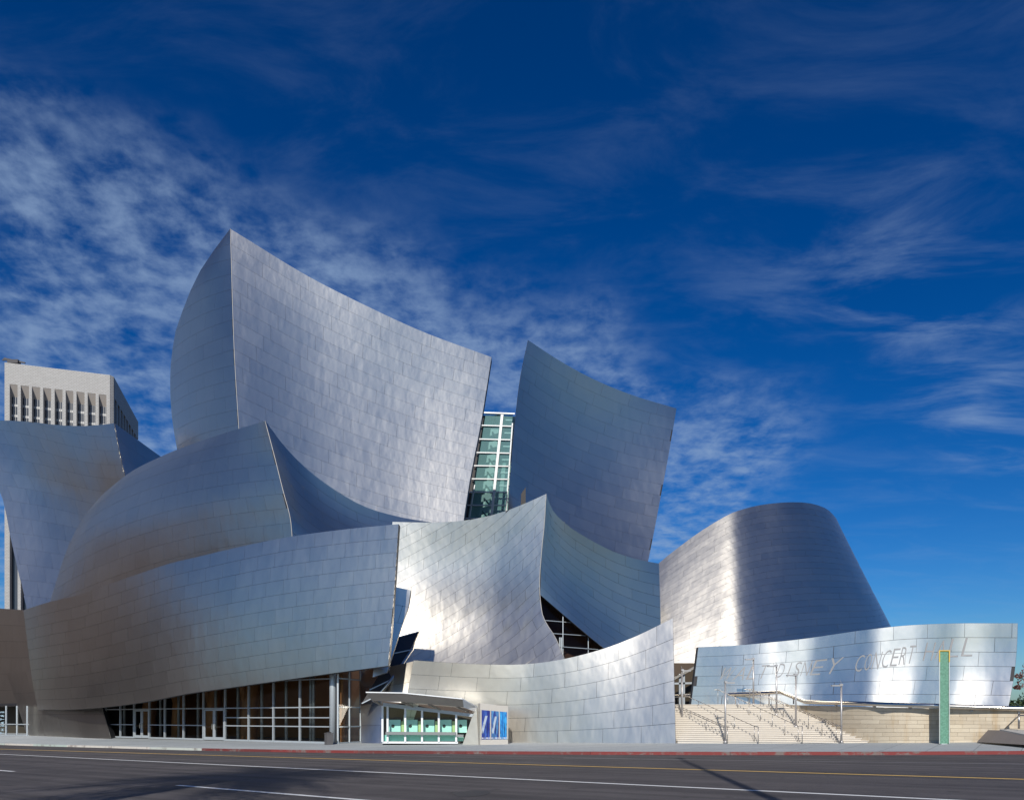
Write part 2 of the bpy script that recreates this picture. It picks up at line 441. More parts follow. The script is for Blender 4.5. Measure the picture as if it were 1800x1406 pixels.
def marking(name, pa, pb, width, mat, seg=1):
    a, c = on_road(*pa), on_road(*pb); t = (c - a); t /= np.linalg.norm(t); s_ = np.array([-t[1], t[0], 0]); s_ *= width / 2 / np.linalg.norm(s_)
    v, f = [], []
    for i in range(seg + 1):
        p = a + (c - a) * i / seg
        for q_ in (p - s_, p + s_): v.append((q_[0], q_[1], road_z(q_[0], q_[1]) + .004))
    for i in range(seg): f.append((2 * i, 2 * i + 2, 2 * i + 3, 2 * i + 1))
    return tag(mesh_obj(name, v, f, mat), kind='structure')
marking('lane_line', (-300, 1310.4), (1850, 1414), .20, PAINT_W, 20)
marking('centre_line', (-300, 1307.0), (1900, 1372), .20, PAINT_Y, 20)
marking('dashed_lane_line', (312, 1379.5), (760, 1415.5), .17, PAINT_W, 4)
marking('dashed_lane_line', (-160, 1341), (24, 1355.3), .17, PAINT_W, 4)
marking('parking_lane_line', (690, 1327.2), (790, 1329.2), .10, PAINT_FADED, 2)
marking('parking_lane_line', (990, 1331.6), (1900, 1343.8), .10, PAINT_FADED, 6)

pc = on_road(828, 1394); pv = [(pc[0] + math.cos(a) * (.42 + .06 * math.sin(3 * a)), pc[1] + math.sin(a) * (.75 + .1 * math.sin(2 * a)), 0) for a in np.linspace(0, 2 * math.pi, 20, endpoint=False)]
tag(mesh_obj('road_patch', [(x, y, road_z(x, y) + .004) for x, y, _ in pv], [tuple(range(20))], plain('tar', (.018, .016, .018), .6, 0, .3, 6)), kind='structure')
# kerb stones, grey at the far end, red where parking is barred
def kerb_mat(name, col, wear):
    m, nb, bs = newmat(name); tc = nb.n('ShaderNodeTexCoord').outputs['Object']
    n1 = nb.noise(tc, 2.5, 7, .7); n2 = nb.noise(tc, .6, 3, .5)
    f = nb.mr(nb.m('ADD', nb.m('MULTIPLY', n1, .65), nb.m('MULTIPLY', n2, .35)), .50, .62)
    oi = nb.n('ShaderNodeObjectInfo').outputs['Random']
    cl = nb.mix(nb.m('MULTIPLY', nb.mr(oi, .3, 1.0), .6), (*col, 1), (col[0] * .45, col[1] * .8, col[2] * .8, 1))
    setp(nb, bs, col=nb.mix(nb.m('MULTIPLY', f, wear), cl, (.16, .13, .12, 1)), rough=.75); return m
K_RED = kerb_mat('red_kerb_paint', (.19, .030, .028), 1.0); K_GREY = kerb_mat('grey_kerb', (.55, .52, .47), .7)
ke = empty('kerb', kp[NK // 2]); tag(ke, kind='structure')
def px_of(p): return CX + F * p[0] / p[1]
for i in range(NK):
    a, c = kp[i], kp[i + 1]; t = c - a; t /= np.linalg.norm(t); nrm = np.array([-t[1], t[0], 0]); g = t * .008
    if nrm[1] < 0: nrm = -nrm
    t2 = kp[min(i + 2, NK)] - a; a_, c_ = a + g, c - g
    h = .15; bd = nrm * .16; up = np.array([0, 0, h])
    mid = px_of((a + c) / 2)
    MB().quad8([a_ - up, c_ - up, c_ + bd - up, a_ + bd - up, a_ + up * .98 + nrm * .02, c_ + up * .98 + nrm * .02, c_ + bd + up, a_ + bd + up]).build('kerb_stone', K_RED if mid > 378 else K_GREY, ke)

BASE_PX = [(-420, 1284, 118), (-250, 1287.5, 102), (-120, 1290, 89), (0, 1292.5, 79), (205, 1297, 65.6), (380, 1301.5, 57.2), (590, 1306.5, 50.6), (700, 1306, 49.6), (900, 1305.3, 48.6), (1188, 1306.3, 45.5), (1527, 1306.3, 41), (1760, 1303.5, 38), (2050, 1301, 36.5), (2400, 1299, 35)]
def base_at(px):
    xs = [b_[0] for b_ in BASE_PX]; y = np.interp(px, xs, [b_[1] for b_ in BASE_PX]); d = np.interp(px, xs, [b_[2] for b_ in BASE_PX])
    return P(px, y, d)
def sidewalk_mat():
    m, nb, bs = newmat('sidewalk_concrete'); tc = nb.n('ShaderNodeTexCoord').outputs['Object']
    rot = nb.n('ShaderNodeMapping', ins={0: tc, 2: (0, 0, math.radians(36))}).outputs[0]
    n1 = nb.noise(tc, 3, 6, .65); n2 = nb.noise(tc, .4, 4, .6)
    br = nb.n('ShaderNodeTexBrick', offset=0.0, ins={0: rot, 'Scale': .4, 'Mortar Size': .006}); br.inputs['Color1'].default_value = (1, 1, 1, 1); br.inputs['Color2'].default_value = (.92, .92, .92, 1); br.inputs['Mortar'].default_value = (.4, .4, .4, 1)
    br.inputs['Brick Width'].default_value = .7; br.inputs['Row Height'].default_value = .7
    cl = nb.mix(nb.m('ADD', nb.m('MULTIPLY', n1, .5), nb.m('MULTIPLY', n2, .5)), (.26, .28, .29, 1), (.43, .46, .47, 1))
    setp(nb, bs, col=nb.mix(1.0, cl, br.outputs[0], 'MULTIPLY'), rough=.8); return m
SW = sidewalk_mat()
v, f = [], []; NS = 60
for i in range(NS + 1):
    p = KS(i / NS); px = px_of(p); q_ = base_at(max(-420, min(2400, px)))
    nrm = np.array([.594, .804, 0]); p = p + np.array([0, 0, .146]); 
    t = KS(min(1, i / NS + .01)) - KS(max(0, i / NS - .01)); nk = np.array([-t[1], t[0], 0]); nk /= np.linalg.norm(nk); nk = nk if nk[1] > 0 else -nk
    p = p + nk * .168
    for k in range(6):
        r_ = p + (q_ - p) * k / 5; v.append(r_)
    v.append(q_ + np.array([q_[0] * .35, q_[1] * .35, 0]))
for i in range(NS):
    for k in range(6):
        a = i * 7 + k; f.append((a, a + 7, a + 8, a + 1))
tag(mesh_obj('sidewalk', v, f, SW), kind='structure')

# ------------------------------------------------------------------ the concert hall
hall = empty('concert_hall', P(700, 1306, 52)); tag(hall, 'concert hall of billowing brushed steel walls with a glass lobby at street level', 'concert hall')
E_ = Edge
# tall sail, front face and the rounded face left of its sharp edge
A = Sheet(E_([(405, 403, 72), (560, 496, 75.4), (640, 536, 77), (740, 582, 79), (864, 628, 81.2)]),
          E_([(432, 985, 70.5), (560, 1015, 73.6), (680, 1045, 76), (797, 1068, 78)]),
          E_([(405, 403, 72), (413, 640, 71.5), (420, 755, 71.2), (432, 985, 70.5)]),
          E_([(864, 628, 81.2), (846, 740, 80.9), (825, 850, 80.1), (815, 915, 79.5), (797, 1068, 78)]), bulge=-.5)
clad(A, hall, 'steel_wall', STEEL, 22, 3.7, .8, thick=1.2)
A2 = Sheet(E_([(404.5, 403.5, 72.05), (405, 403, 72)]),
           E_([(340, 950, 84), (380, 965, 76), (432, 985, 70.5)]),
           E_([(404.5, 403.5, 72.05), (377, 440, 73.6), (353, 475.5, 75.4), (335.5, 511, 77.3), (321, 548, 79.4), (309, 583, 81.6), (303, 620, 83.2), (300, 690, 84.6), (305, 750, 85), (312, 790, 85), (340, 950, 84)],
              [0, .045, .09, .136, .182, .228, .28, .41, .53, .6, 1]),
           E_([(405, 403, 72), (413, 640, 71.5), (420, 755, 71.2), (432, 985, 70.5)]), bulge=.5)
clad(A2, hall, 'steel_wall', STEEL, 22, 4.6, .5, thick=.6)
# second tall sail
I = Sheet(E_([(928, 598, 86), (980, 632, 88.6), (1040, 665, 91.4), (1110, 694, 94.4), (1189, 718, 97.4)]),
          E_([(888, 975, 83), (960, 1000, 85), (1040, 1030, 87.2), (1122, 1062, 89.8)]),
          E_([(928, 598, 86), (915, 660, 85.6), (905, 740, 85), (897, 830, 84.2), (888, 975, 83)]),
          E_([(1189, 718, 97.4), (1175, 800, 96.5), (1160, 880, 95.1), (1139, 987, 92.2), (1122, 1062, 89.8)]), bulge=-1.2)
clad(I, hall, 'steel_wall', STEEL, 18, 3.8, .8, thick=1.2)
# far left sail
D = Sheet(E_([(-60, 742, 98.0), (0, 739, 95.8), (50, 741, 93.5), (100, 747, 91.2), (150, 749, 88.9), (201, 744, 85.5)]),
          E_([(62, 1130, 88.9), (150, 1115, 86.1), (250, 1095, 82.6)]),
          E_([(-60, 742, 98.0), (-15, 830, 95.8), (0, 862, 95.2), (20, 950, 93.5), (47, 1068, 90.4), (62, 1130, 88.9)]),
          E_([(201, 744, 85.5), (209, 790, 85.0), (218, 830, 84.6), (235, 920, 83.8), (250, 1095, 82.6)]), bulge=-1.0)
clad(D, hall, 'steel_wall', STEEL, 14, 2.6, .42, skew=-.12, thick=.6)
D2 = Sheet(E_([(201, 744, 85.5), (240, 772, 88.3), (283, 803, 91.8), (330, 835, 95.8)]), E_([(250, 1095, 82.6), (350, 1090, 93.5)]),
           E_([(201, 744, 85.5), (209, 790, 85.0), (218, 830, 84.6), (235, 920, 83.8), (250, 1095, 82.6)]), None)
clad(D2, hall, 'steel_wall', STEEL, 12, 3.0, .5, thick=.6)
# second sail on the left, rounded face and shaded face
crB = [(466, 740, 57), (482, 800, 56.8), (497, 860, 56.4), (511, 915, 56.3), (514, 950, 56.3), (527, 1050, 56.4)]
Bl = Sheet(E_([(185, 865, 81), (230, 830, 75.6), (283, 803, 70.6), (340, 780, 65.8), (400, 760, 61.2), (466, 740, 57)]),
           E_([(62, 1175, 82.5), (180, 1145, 73.5), (300, 1110, 66.5), (420, 1075, 61), (527, 1050, 56.4)]),
           E_([(185, 865, 81), (150, 905, 83), (125, 950, 84), (100, 1020, 84), (85, 1070, 83.6), (62, 1175, 82.5)]), E_(crB), bulge=1.6)
clad(Bl, hall, 'steel_wall', STEEL, 12, 2.6, .33, thick=.6)
Br = Sheet(E_([(466, 740, 57), (500, 785, 58.5), (540, 825, 60), (590, 862, 61.6), (640, 890, 63.2), (700, 908, 65), (770, 920, 67)]),
           E_([(527, 1050, 56.4), (640, 1040, 60), (770, 1030, 64)]), E_(crB), None, bulge=-1.0)
clad(Br, hall, 'steel_wall', STEEL, 11, 3.4, .5, thick=.6)
# fan-shaped bright wall and the shaded wall right of its prow
crE = [(960, 868, 57.2), (957, 920, 57.3), (952, 970, 57.3), (949, 1045, 57.2), (951, 1065, 57.1), (955, 1085, 56.8), (962, 1098, 56.6), (975, 1118, 56.1), (985, 1140, 55.6), (992, 1157, 55.2), (1003, 1185, 54.5)]
Ee = Sheet(E_([(690, 917, 60.4), (760, 918, 59.9), (815, 915, 59.3), (870, 904, 58.6), (920, 886, 57.8), (960, 868, 57.2)]),
           E_([(640, 1230, 58.7), (760, 1215, 57.7), (880, 1200, 56.4), (1003, 1185, 54.5)]),
           E_([(690, 917, 60.4), (683, 1000, 60.5), (677, 1080, 60.3), (660, 1160, 59.7), (640, 1230, 58.7)]), E_(crE), bulge=-.2)
clad(Ee, hall, 'steel_wall', STEEL, 16, 3.2, .37, skew=.5, thick=.5)
Fs = Sheet(E_([(960, 868, 57.2), (970, 895, 57.6), (1000, 925, 58.5), (1040, 950, 59.8), (1080, 970, 61), (1120, 983, 62.1), (1158, 990, 63.2)]),
           E_([(949, 1045, 57.2), (1005, 1093, 58.4), (1062, 1140, 59.9), (1110, 1175, 61.2), (1162, 1205, 62.6)]),
           E_([(960, 868, 57.2), (957, 920, 57.3), (952, 970, 57.3), (949, 1045, 57.2)]), E_([(1158, 990, 63.2), (1161, 1095, 62.9), (1162, 1205, 62.6)]), bulge=-.3)
clad(Fs, hall, 'steel_wall', STEEL, 11, 3.2, .4, thick=.6)
# round tower with an S-shaped plan
K = Sheet(E_([(1150, 997, 67.8), (1180, 972, 67.75), (1230, 935, 67.65), (1278, 906, 67.55), (1303, 896, 67.9), (1335, 888, 68.8), (1380, 883, 70), (1420, 884, 72), (1450, 893, 74.6), (1465, 906, 77), (1470, 914, 80), (1466, 925, 84)], 'i'),
          E_([(1150, 1230, 61.7), (1190, 1225, 61.55), (1240, 1215, 61.3), (1290, 1201, 60.95), (1318, 1193, 61.2), (1352, 1184, 62.1), (1402, 1175, 63.9), (1460, 1168, 66.3), (1525, 1160, 69.9), (1570, 1150, 74), (1585, 1140, 78.5), (1578, 1130, 84)], 'i'))
clad(K, hall, 'steel_wall', STEEL, 26, 5.6, .37, thick=.6, nu=60)
# low curved wall in front
G = Sheet(E_([(727, 1160, 49.3), (790, 1164, 49.6), (850, 1167, 49.6), (920, 1167, 49.3), (990, 1158, 48.6), (1060, 1140, 48), (1120, 1117, 47.5), (1183, 1086, 46.8)], 'i'),
          E_([(700, 1309, 49.6), (770, 1309, 50), (835, 1309, 49.9), (910, 1309, 49.3), (985, 1309, 48.4), (1058, 1309, 47.4), (1120, 1309, 46.5), (1188, 1309, 45.5)], 'i'))
clad(G, hall, 'steel_wall', STEEL, 6, 2.7, .72, thick=.5)
# long sweeping wall over the lobby
Cc = Sheet(E_([(42, 1072, 78), (60, 1066, 74.5), (90, 1057, 70.2), (130, 1048, 66.2), (180, 1031, 62.2), (240, 1010, 58.8), (300, 990, 56.3), (350, 978, 54.7), (400, 966, 53.4), (500, 945, 51.3), (600, 931, 49.5), (701, 921, 48)]),
           E_([(67, 1247, 75.5), (85, 1247, 72.3), (120, 1247, 67.7), (180, 1243, 62.3), (250, 1234, 58.1), (330, 1219, 54.9), (400, 1209, 53), (500, 1195, 50.9), (600, 1181, 49.1), (683, 1170, 47.7)]),
           E_([(42, 1072, 78), (50, 1140, 77.2), (58, 1200, 76.4), (67, 1247, 75.5)]), E_([(701, 921, 48), (693, 1045, 47.9), (683, 1170, 47.7)]), bulge=.3)
clad(Cc, hall, 'steel_wall', STEEL, 10, 2.35, .78, thick=.6)
H = Sheet(E_([(670, 1026, 50.2), (722, 1037, 50.7)]), E_([(655, 1190, 49), (680, 1182, 49.3)]),
          None, E_([(722, 1037, 50.7), (719, 1062, 50.6), (708, 1095, 50.3), (695, 1135, 49.9), (680, 1182, 49.3)]))
clad(H, hall, 'steel_wall', STEEL, 5, 2.4, .5, thick=.3)
O = Sheet(E_([(-80, 1064, 95), (0, 1069, 88), (56, 1073, 83)]), E_([(-80, 1246, 95), (0, 1242, 88), (60, 1239, 82)]))
clad(O, hall, 'steel_wall', STEEL, 6, 3.0, .4, thick=.5)
Nn = Sheet(E_([(12, 1182, 82), (60, 1178, 78), (110, 1174, 73), (160, 1172, 69)]), E_([(49, 1294.6, 79), (100, 1296, 73.5), (150, 1297.5, 68.6), (196, 1299, 65.3)]))
clad(Nn, hall, 'steel_wall', STEEL, 3, 4.6, .5, thick=.8)
# shaded wall beside the lobby entrance
Rr = Sheet(E_([(632, 1175, 53.5), (680, 1172, 52), (735, 1160, 51.4)]), E_([(636, 1309, 51), (675, 1309, 50.3), (720, 1309, 50.2)]))
clad(Rr, hall, 'steel_wall', STEEL, 4, 3.2, .5, thick=.4)

# folded steel trims along the sharp edges
for nm, cr in (('edge_trim', [(405, 402.5, 71.95), (413, 640, 71.45), (420, 755, 71.15), (428, 900, 70.7)]), ('edge_trim', [(x, y, d - .05) for x, y, d in crB]), ('edge_trim', [(x, y, d - .05) for x, y, d in crE[:10]])):
    e_ = E_(cr); MB().tube([e_(np.array(t)) for t in np.linspace(0, 1, 25)], .032, 6).build(nm, plain('folded_trim', (.40, .385, .37), .6, .6) if 'folded_trim' not in bpy.data.materials else bpy.data.materials['folded_trim'], hall, True)
# sign wall at the right
Lt = [(1227, 1137, 52.20), (1300, 1133.5, 52.30), (1350, 1129, 52.20), (1390, 1125, 51.80), (1430, 1120, 51.40), (1500, 1109.5, 50.20), (1540, 1104.5, 49.50), (1580, 1100, 49.10), (1615, 1097.5, 48.80), (1650, 1096, 48.60), (1690, 1095, 48.40), (1735, 1095, 47.90), (1789, 1095, 47.10)]
Lb = [(1214, 1240, 52), (1290, 1240, 52), (1340, 1240, 51.9), (1380, 1240, 51.6), (1420, 1241, 51.2), (1490, 1242, 49.9), (1530, 1243, 49.2), (1570, 1243.5, 48.8), (1603, 1244, 48.5), (1637, 1245, 48.4), (1676, 1245, 48.2), (1720, 1246, 47.7), (1772, 1247, 46.9)]
Ls = Sheet(E_(Lt, 'i'), E_(Lb, 'i'), None, E_([(1789, 1095, 47.1), (1788, 1130, 47.1), (1783, 1185, 47.05), (1772, 1247, 46.9)]))
signwall = empty('sign_wall', P(1500, 1243, 50)); tag(signwall, 'wavy polished steel wall with hall name above the stone wall', 'sign wall')
clad(Ls, signwall, 'steel_skin', STEEL_SIGN, 6, 2.75, .68, thick=.5, gap=.02, nu=60)
LETTER = plain('matte_sign_letter', (.25, .25, .255), .5, 0.0, .05)
def glyph(ch):
    cu = bpy.data.curves.new('glyph', 'FONT'); cu.body = ch; cu.size = 1; cu.resolution_u = 3; cu.offset = -.012
    ob = bpy.data.objects.new('glyph', cu); COL.objects.link(ob)
    dg = bpy.context.evaluated_depsgraph_get(); me = bpy.data.meshes.new_from_object(ob.evaluated_get(dg))
    vv = np.array([tuple(x.co) for x in me.vertices]); ff = [tuple(p.vertices) for p in me.polygons]
    bpy.data.objects.remove(ob); bpy.data.curves.remove(cu); bpy.data.meshes.remove(me); return vv, ff
def letters(S, words, parent, mat, hv, slant, off=.05):
    for word, ua, uc in words:
        n = len(word); du = (uc - ua) / n
        for i, ch in enumerate(word):
            g, ff = glyph(ch); x0, x1 = g[:, 0].min(), g[:, 0].max(); y0, y1 = g[:, 1].min(), g[:, 1].max()
            wd = .30 if ch == 'I' else .78
            u_ = ua + du * (i + .5) + ((g[:, 0] - x0) / (x1 - x0) - .5) * du * wd * (.35 if ch == 'I' else 1)
            t = (g[:, 1] - y0) / (y1 - y0)
            vc = np.interp(u_.mean(), [0, .10, .45, .80, 1], [.475, .47, .43, .29, .25])
            u_ = u_ + (t - .5) * slant
            v_ = vc + (.5 - t) * hv
            p = S.at(u_, v_, off); p0 = S.at(u_, v_, off - .02); k = len(p)
            fs = [f_ for f_ in ff] + [tuple(k + x for x in reversed(f_)) for f_ in ff]
            mesh_obj('letter', np.concatenate([p, p0]), fs, mat, parent)
letters(Ls, [('WALT', .045, .175), ('DISNEY', .205, .395), ('CONCERT', .425, .655), ('HALL', .69, .885)], signwall, LETTER, .215, .014)

# ------------------------------------------------------------------ lobby glazing
def on_glaze(px, py):                   # vertical glazing plane: level sill z=0, vanishing far left
    d = F * EYE / (36.0 + .0286 * (px - 215)); return P(px, py, d)
WOODM, nbw, bsw = newmat('lobby_fir')
tcw = nbw.n('ShaderNodeTexCoord').outputs['Object']
wn = nbw.noise(nbw.n('ShaderNodeMapping', ins={0: tcw, 3: (6, 6, .5)}).outputs[0], 3, 5, .6)
setp(nbw, bsw, col=nbw.mix(wn, (.36, .15, .05, 1), (.60, .28, .11, 1)), rough=.45)
FLOORM = plain('lobby_floor', (.36, .26, .19), .4, 0, .1, 1.0)
CEIL = plain('lobby_ceiling', (.30, .24, .19), .8)
GA, GB = on_glaze(186, 1300), on_glaze(594, 1300); gdir = (GB - GA); gdir[2] = 0; gdir /= np.linalg.norm(gdir)
gin = np.array([-gdir[1], gdir[0], 0.0]); gin = gin if gin[1] > 0 else -gin
def g_at(t, z, inn=0.0): return np.array([GA[0], GA[1], 0]) + gdir * t + gin * inn + np.array([0, 0, z])
GL = np.linalg.norm((GB - GA)[:2])
def g_t(px):                             # distance along the glazing for a photo column
    p = on_glaze(px, 1300); return float(np.dot(p - GA, gdir))
TOP = 7.6
lobby = MB()
# room shell: floor, ceiling, back wall, left wall
lobby.quad8([g_at(-2, -.12, .12), g_at(GL, -.12, .12), g_at(GL - 6, -.12, 9), g_at(-2, -.12, 9), g_at(-2, -.02, .12), g_at(GL, -.02, .12), g_at(GL - 6, -.02, 9), g_at(-2, -.02, 9)]).build('lobby_floor', FLOORM, hall)
MB().quad8([g_at(-2, TOP, -.3), g_at(GL + .6, TOP, -.3), g_at(GL - 6, TOP, 9), g_at(-2, TOP, 9), g_at(-2, TOP + .2, -.3), g_at(GL + .6, TOP + .2, -.3), g_at(GL - 6, TOP + .2, 9), g_at(-2, TOP + .2, 9)]).build('lobby_ceiling', CEIL, hall)
MB().quad8([g_at(-2, -.02, 9), g_at(GL - 5.4, -.02, 9), g_at(GL - 5.4, -.02, 9.2), g_at(-2, -.02, 9.2), g_at(-2, TOP, 9), g_at(GL - 5.4, TOP, 9), g_at(GL - 5.4, TOP, 9.2), g_at(-2, TOP, 9.2)]).build('lobby_wall', WOODM, hall)
MB().quad8([g_at(-2.2, -.02, .2), g_at(-2, -.02, .2), g_at(-2, -.02, 9), g_at(-2.2, -.02, 9), g_at(-2.2, TOP, .2), g_at(-2, TOP, .2), g_at(-2, TOP, 9), g_at(-2.2, TOP, 9)]).build('lobby_wall', plain('dark_side_wall', (.10, .07, .05), .7), hall)
MB().quad8([g_at(GL - .2, -.02, .6), g_at(GL - 5.4, -.02, 9), g_at(GL - 5.5, -.02, 8.8), g_at(GL - .4, -.02, .6), g_at(GL - .2, TOP, .6), g_at(GL - 5.4, TOP, 9), g_at(GL - 5.5, TOP, 8.8), g_at(GL - .4, TOP, .6)]).build('lobby_wall', WOODM, hall)
# tree-like timber columns with leaning limbs
for t in (3.0, 7.6, 12.4, 17.0):
    MB().tube([g_at(t, 0, 2.2), g_at(t + .1, 2.6, 2.2), g_at(t + .4, 5, 2.4), g_at(t + 1.3, TOP, 2.8)], .62, 10, .5).tube([g_at(t + .1, 2.4, 2.2), g_at(t - .8, 5, 2.0), g_at(t - 1.9, TOP, 1.9)], .42, 8, .35).build('timber_column', WOODM, hall, True)
glz = empty('lobby_glazing', g_at(GL / 2, 0)); adopt(glz, hall)
cols_px = [186, 212, 236, 263, 290, 323, 358, 396, 437.5, 481, 527.5, 584]
tz = [.0, 1.12, 2.42, 4.3, 7.4]          # transom heights
ts_ = [g_t(x) for x in cols_px]
door_gaps = {(236, 263), (358, 396)}
for i, x in enumerate(cols_px):
    for extra in ([0] if i else [0]):
        MB().bar(g_at(ts_[i], 0), g_at(ts_[i], TOP), .105, .16, gin).build('mullion', FRAME, glz)
for i in range(len(cols_px) - 1):
    isdoor = (cols_px[i], cols_px[i + 1]) in door_gaps
    for k, z in enumerate(tz):
        if isdoor and k in (0, 1): continue
        zz_ = z if k else .06
        MB().bar(g_at(ts_[i] + .07, zz_), g_at(ts_[i + 1] - .07, zz_), .075 if k else .12, .13, gin).build('transom', FRAME, glz)
    if cols_px[i] >= 390:
        MB().bar(g_at(ts_[i] + .07, 1.72), g_at(ts_[i + 1] - .07, 1.72), .07, .12, gin).build('transom', FRAME, glz)
    for k in range(4):
        if isdoor and k == 0: z0, z1 = 2.42, 2.42
        z0, z1 = tz[k] + .06, tz[k + 1] - .05
        if isdoor and k in (0, 1): continue
        a, c = ts_[i] + .06, ts_[i + 1] - .06
        mesh_obj('pane', [g_at(a, z0, .02), g_at(c, z0, .02), g_at(c, z1, .02), g_at(a, z1, .02)], [(0, 1, 2, 3)], GLASS, glz)
# double doors
for xa, xc in sorted(door_gaps):
    a, c = g_t(xa) + .08, g_t(xc) - .08; d_ = empty('double_door', g_at((a + c) / 2, 0)); adopt(d_, hall)
    fr = MB(); m_ = (a + c) / 2
    for lo, hi in ((a, m_ - .02), (m_ + .02, c)):
        leaf = MB()
        leaf.bar(g_at(lo + .06, .03), g_at(lo + .06, 2.36), .13, .07, gin).bar(g_at(hi - .06, .03), g_at(hi - .06, 2.36), .13, .07, gin)
        leaf.bar(g_at(lo + .125, .14), g_at(hi - .125, .14), .22, .07, gin).bar(g_at(lo + .125, 2.30), g_at(hi - .125, 2.30), .12, .07, gin)
        leaf.build('door_leaf', FRAME, d_)
        mesh_obj('pane', [g_at(lo + .12, .25, .02), g_at(hi - .12, .25, .02), g_at(hi - .12, 2.24, .02), g_at(lo + .12, 2.24, .02)], [(0, 1, 2, 3)], GLASS, d_)
        hx = hi - .16 if lo == a else lo + .16
        MB().tube([g_at(hx, .85, -.02), g_at(hx, .85, -.09), g_at(hx, 1.25, -.09), g_at(hx, 1.25, -.02)], .018, 6).build('pull_handle', STEEL_POL, d_)
        MB().bar(g_at(lo + .13, 1.02, -.02), g_at(hi - .13, 1.02, -.02), .04, .04, gin).build('push_bar', STEEL_POL, d_)
# pale round posts standing just inside
for x in (205, 222, 268, 300, 334, 365, 404, 446, 489, 532, 537):
    MB().tube([g_at(g_t(x), -.02, .7), g_at(g_t(x), TOP, .7)], .11, 8).build('post', FRAME, glz, True)
# corner column and glass return to the right of it
gc = empty('corner_glazing', g_at(GL, 0)); adopt(gc, hall)
CR = P(594, 1307, 50.3); CR[2] = 0; RE = P(640, 1305.5, 53.6); RE[2] = 0
rdir = RE - CR; RLn = np.linalg.norm(rdir); rdir /= RLn
MB().tube([CR + np.array([-.45, .5, 0]), CR + np.array([-.45, .5, TOP])], .22, 10).build('post', FRAME, gc, True)
up_ = lambda z: np.array([0, 0, z])
for t in (0, .42, .85, 1.0):
    p = CR + rdir * RLn * t
    MB().bar(p, p + up_(TOP), .11, .14).build('mullion', FRAME, gc)
for z in (.06, 1.12, 2.42, 4.3, 7.4):
    MB().bar(CR + rdir * .08 + up_(z), RE - rdir * .08 + up_(z), .09, .10, (rdir[1], -rdir[0], 0)).build('transom', FRAME, gc)
for t0_, t1_ in ((0, .42), (.42, .85), (.85, 1.0)):
    for z0, z1 in ((.1, 1.07), (1.17, 2.37), (2.47, 4.25), (4.35, 7.3)):
        a, c = CR + rdir * (RLn * t0_ + .07), CR + rdir * (RLn * t1_ - .07)
        mesh_obj('pane', [a + up_(z0), c + up_(z0), c + up_(z1), a + up_(z1)], [(0, 1, 2, 3)], GLASS, gc)

# small glazed entrance at far left under the overhang
lg = empty('corner_window', P(20, 1292, 80)); adopt(lg, hall)
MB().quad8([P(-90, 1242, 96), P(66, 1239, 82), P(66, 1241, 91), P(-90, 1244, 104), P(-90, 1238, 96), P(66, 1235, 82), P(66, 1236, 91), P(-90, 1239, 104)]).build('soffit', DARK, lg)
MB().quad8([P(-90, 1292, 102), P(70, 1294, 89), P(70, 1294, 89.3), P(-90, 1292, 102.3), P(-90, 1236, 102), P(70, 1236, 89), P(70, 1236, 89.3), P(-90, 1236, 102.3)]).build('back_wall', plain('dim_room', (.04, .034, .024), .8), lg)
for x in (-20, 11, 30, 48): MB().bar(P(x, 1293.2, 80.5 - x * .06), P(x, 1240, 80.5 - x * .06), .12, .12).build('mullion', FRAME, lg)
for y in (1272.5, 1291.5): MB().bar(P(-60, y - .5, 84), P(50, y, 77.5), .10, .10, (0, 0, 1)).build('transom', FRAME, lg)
LTXT = plain('pale_blue_letter', (.45, .62, .72), .5)
for i, ch in enumerate('ERTAEHT'):
    g, ff = glyph(ch); yb = 1252 + i * 6.0
    pts = np.array([P(-2 + (1 - y_) * 9.0, yb + (x_ - .35) * 6.5, 77.0) for x_, y_, _ in g])
    k = len(pts); pts2 = pts + np.array([0, .06, 0])
    mesh_obj('letter', np.concatenate([pts, pts2]), ff + [tuple(k + x for x in reversed(f_)) for f_ in ff], LTXT, lg)

# slanted skylight strip between the sweeping wall and the fan wall
sk = empty('skylight_strip', P(690, 1160, 52)); adopt(sk, hall)
sl = [P(696, 1121, 53.6), P(684, 1150, 52.6), P(668, 1182, 51.6), P(650, 1212, 50.9), P(636, 1236, 50.4)]
sr = [P(736, 1110, 54.6), P(722, 1142, 53.2), P(703, 1170, 52.2), P(684, 1196, 51.4), P(664, 1222, 50.8)]
DG = plain('smoked_glass', (.035, .035, .04), .3)
for i in range(4):
    mesh_obj('pane', [sl[i], sr[i], sr[i + 1], sl[i + 1]], [(0, 3, 2, 1)], DG, sk)
for i in range(5): MB().bar(sl[i] + np.array([0, -.06, 0]), sr[i] + np.array([0, -.06, 0]), .07, .07).build('glazing_bar', FRAME, sk)
MB().tube([p + np.array([.08, -.02, 0]) for p in sr], .11, 6).build('edge_trim', STEEL, sk, True)

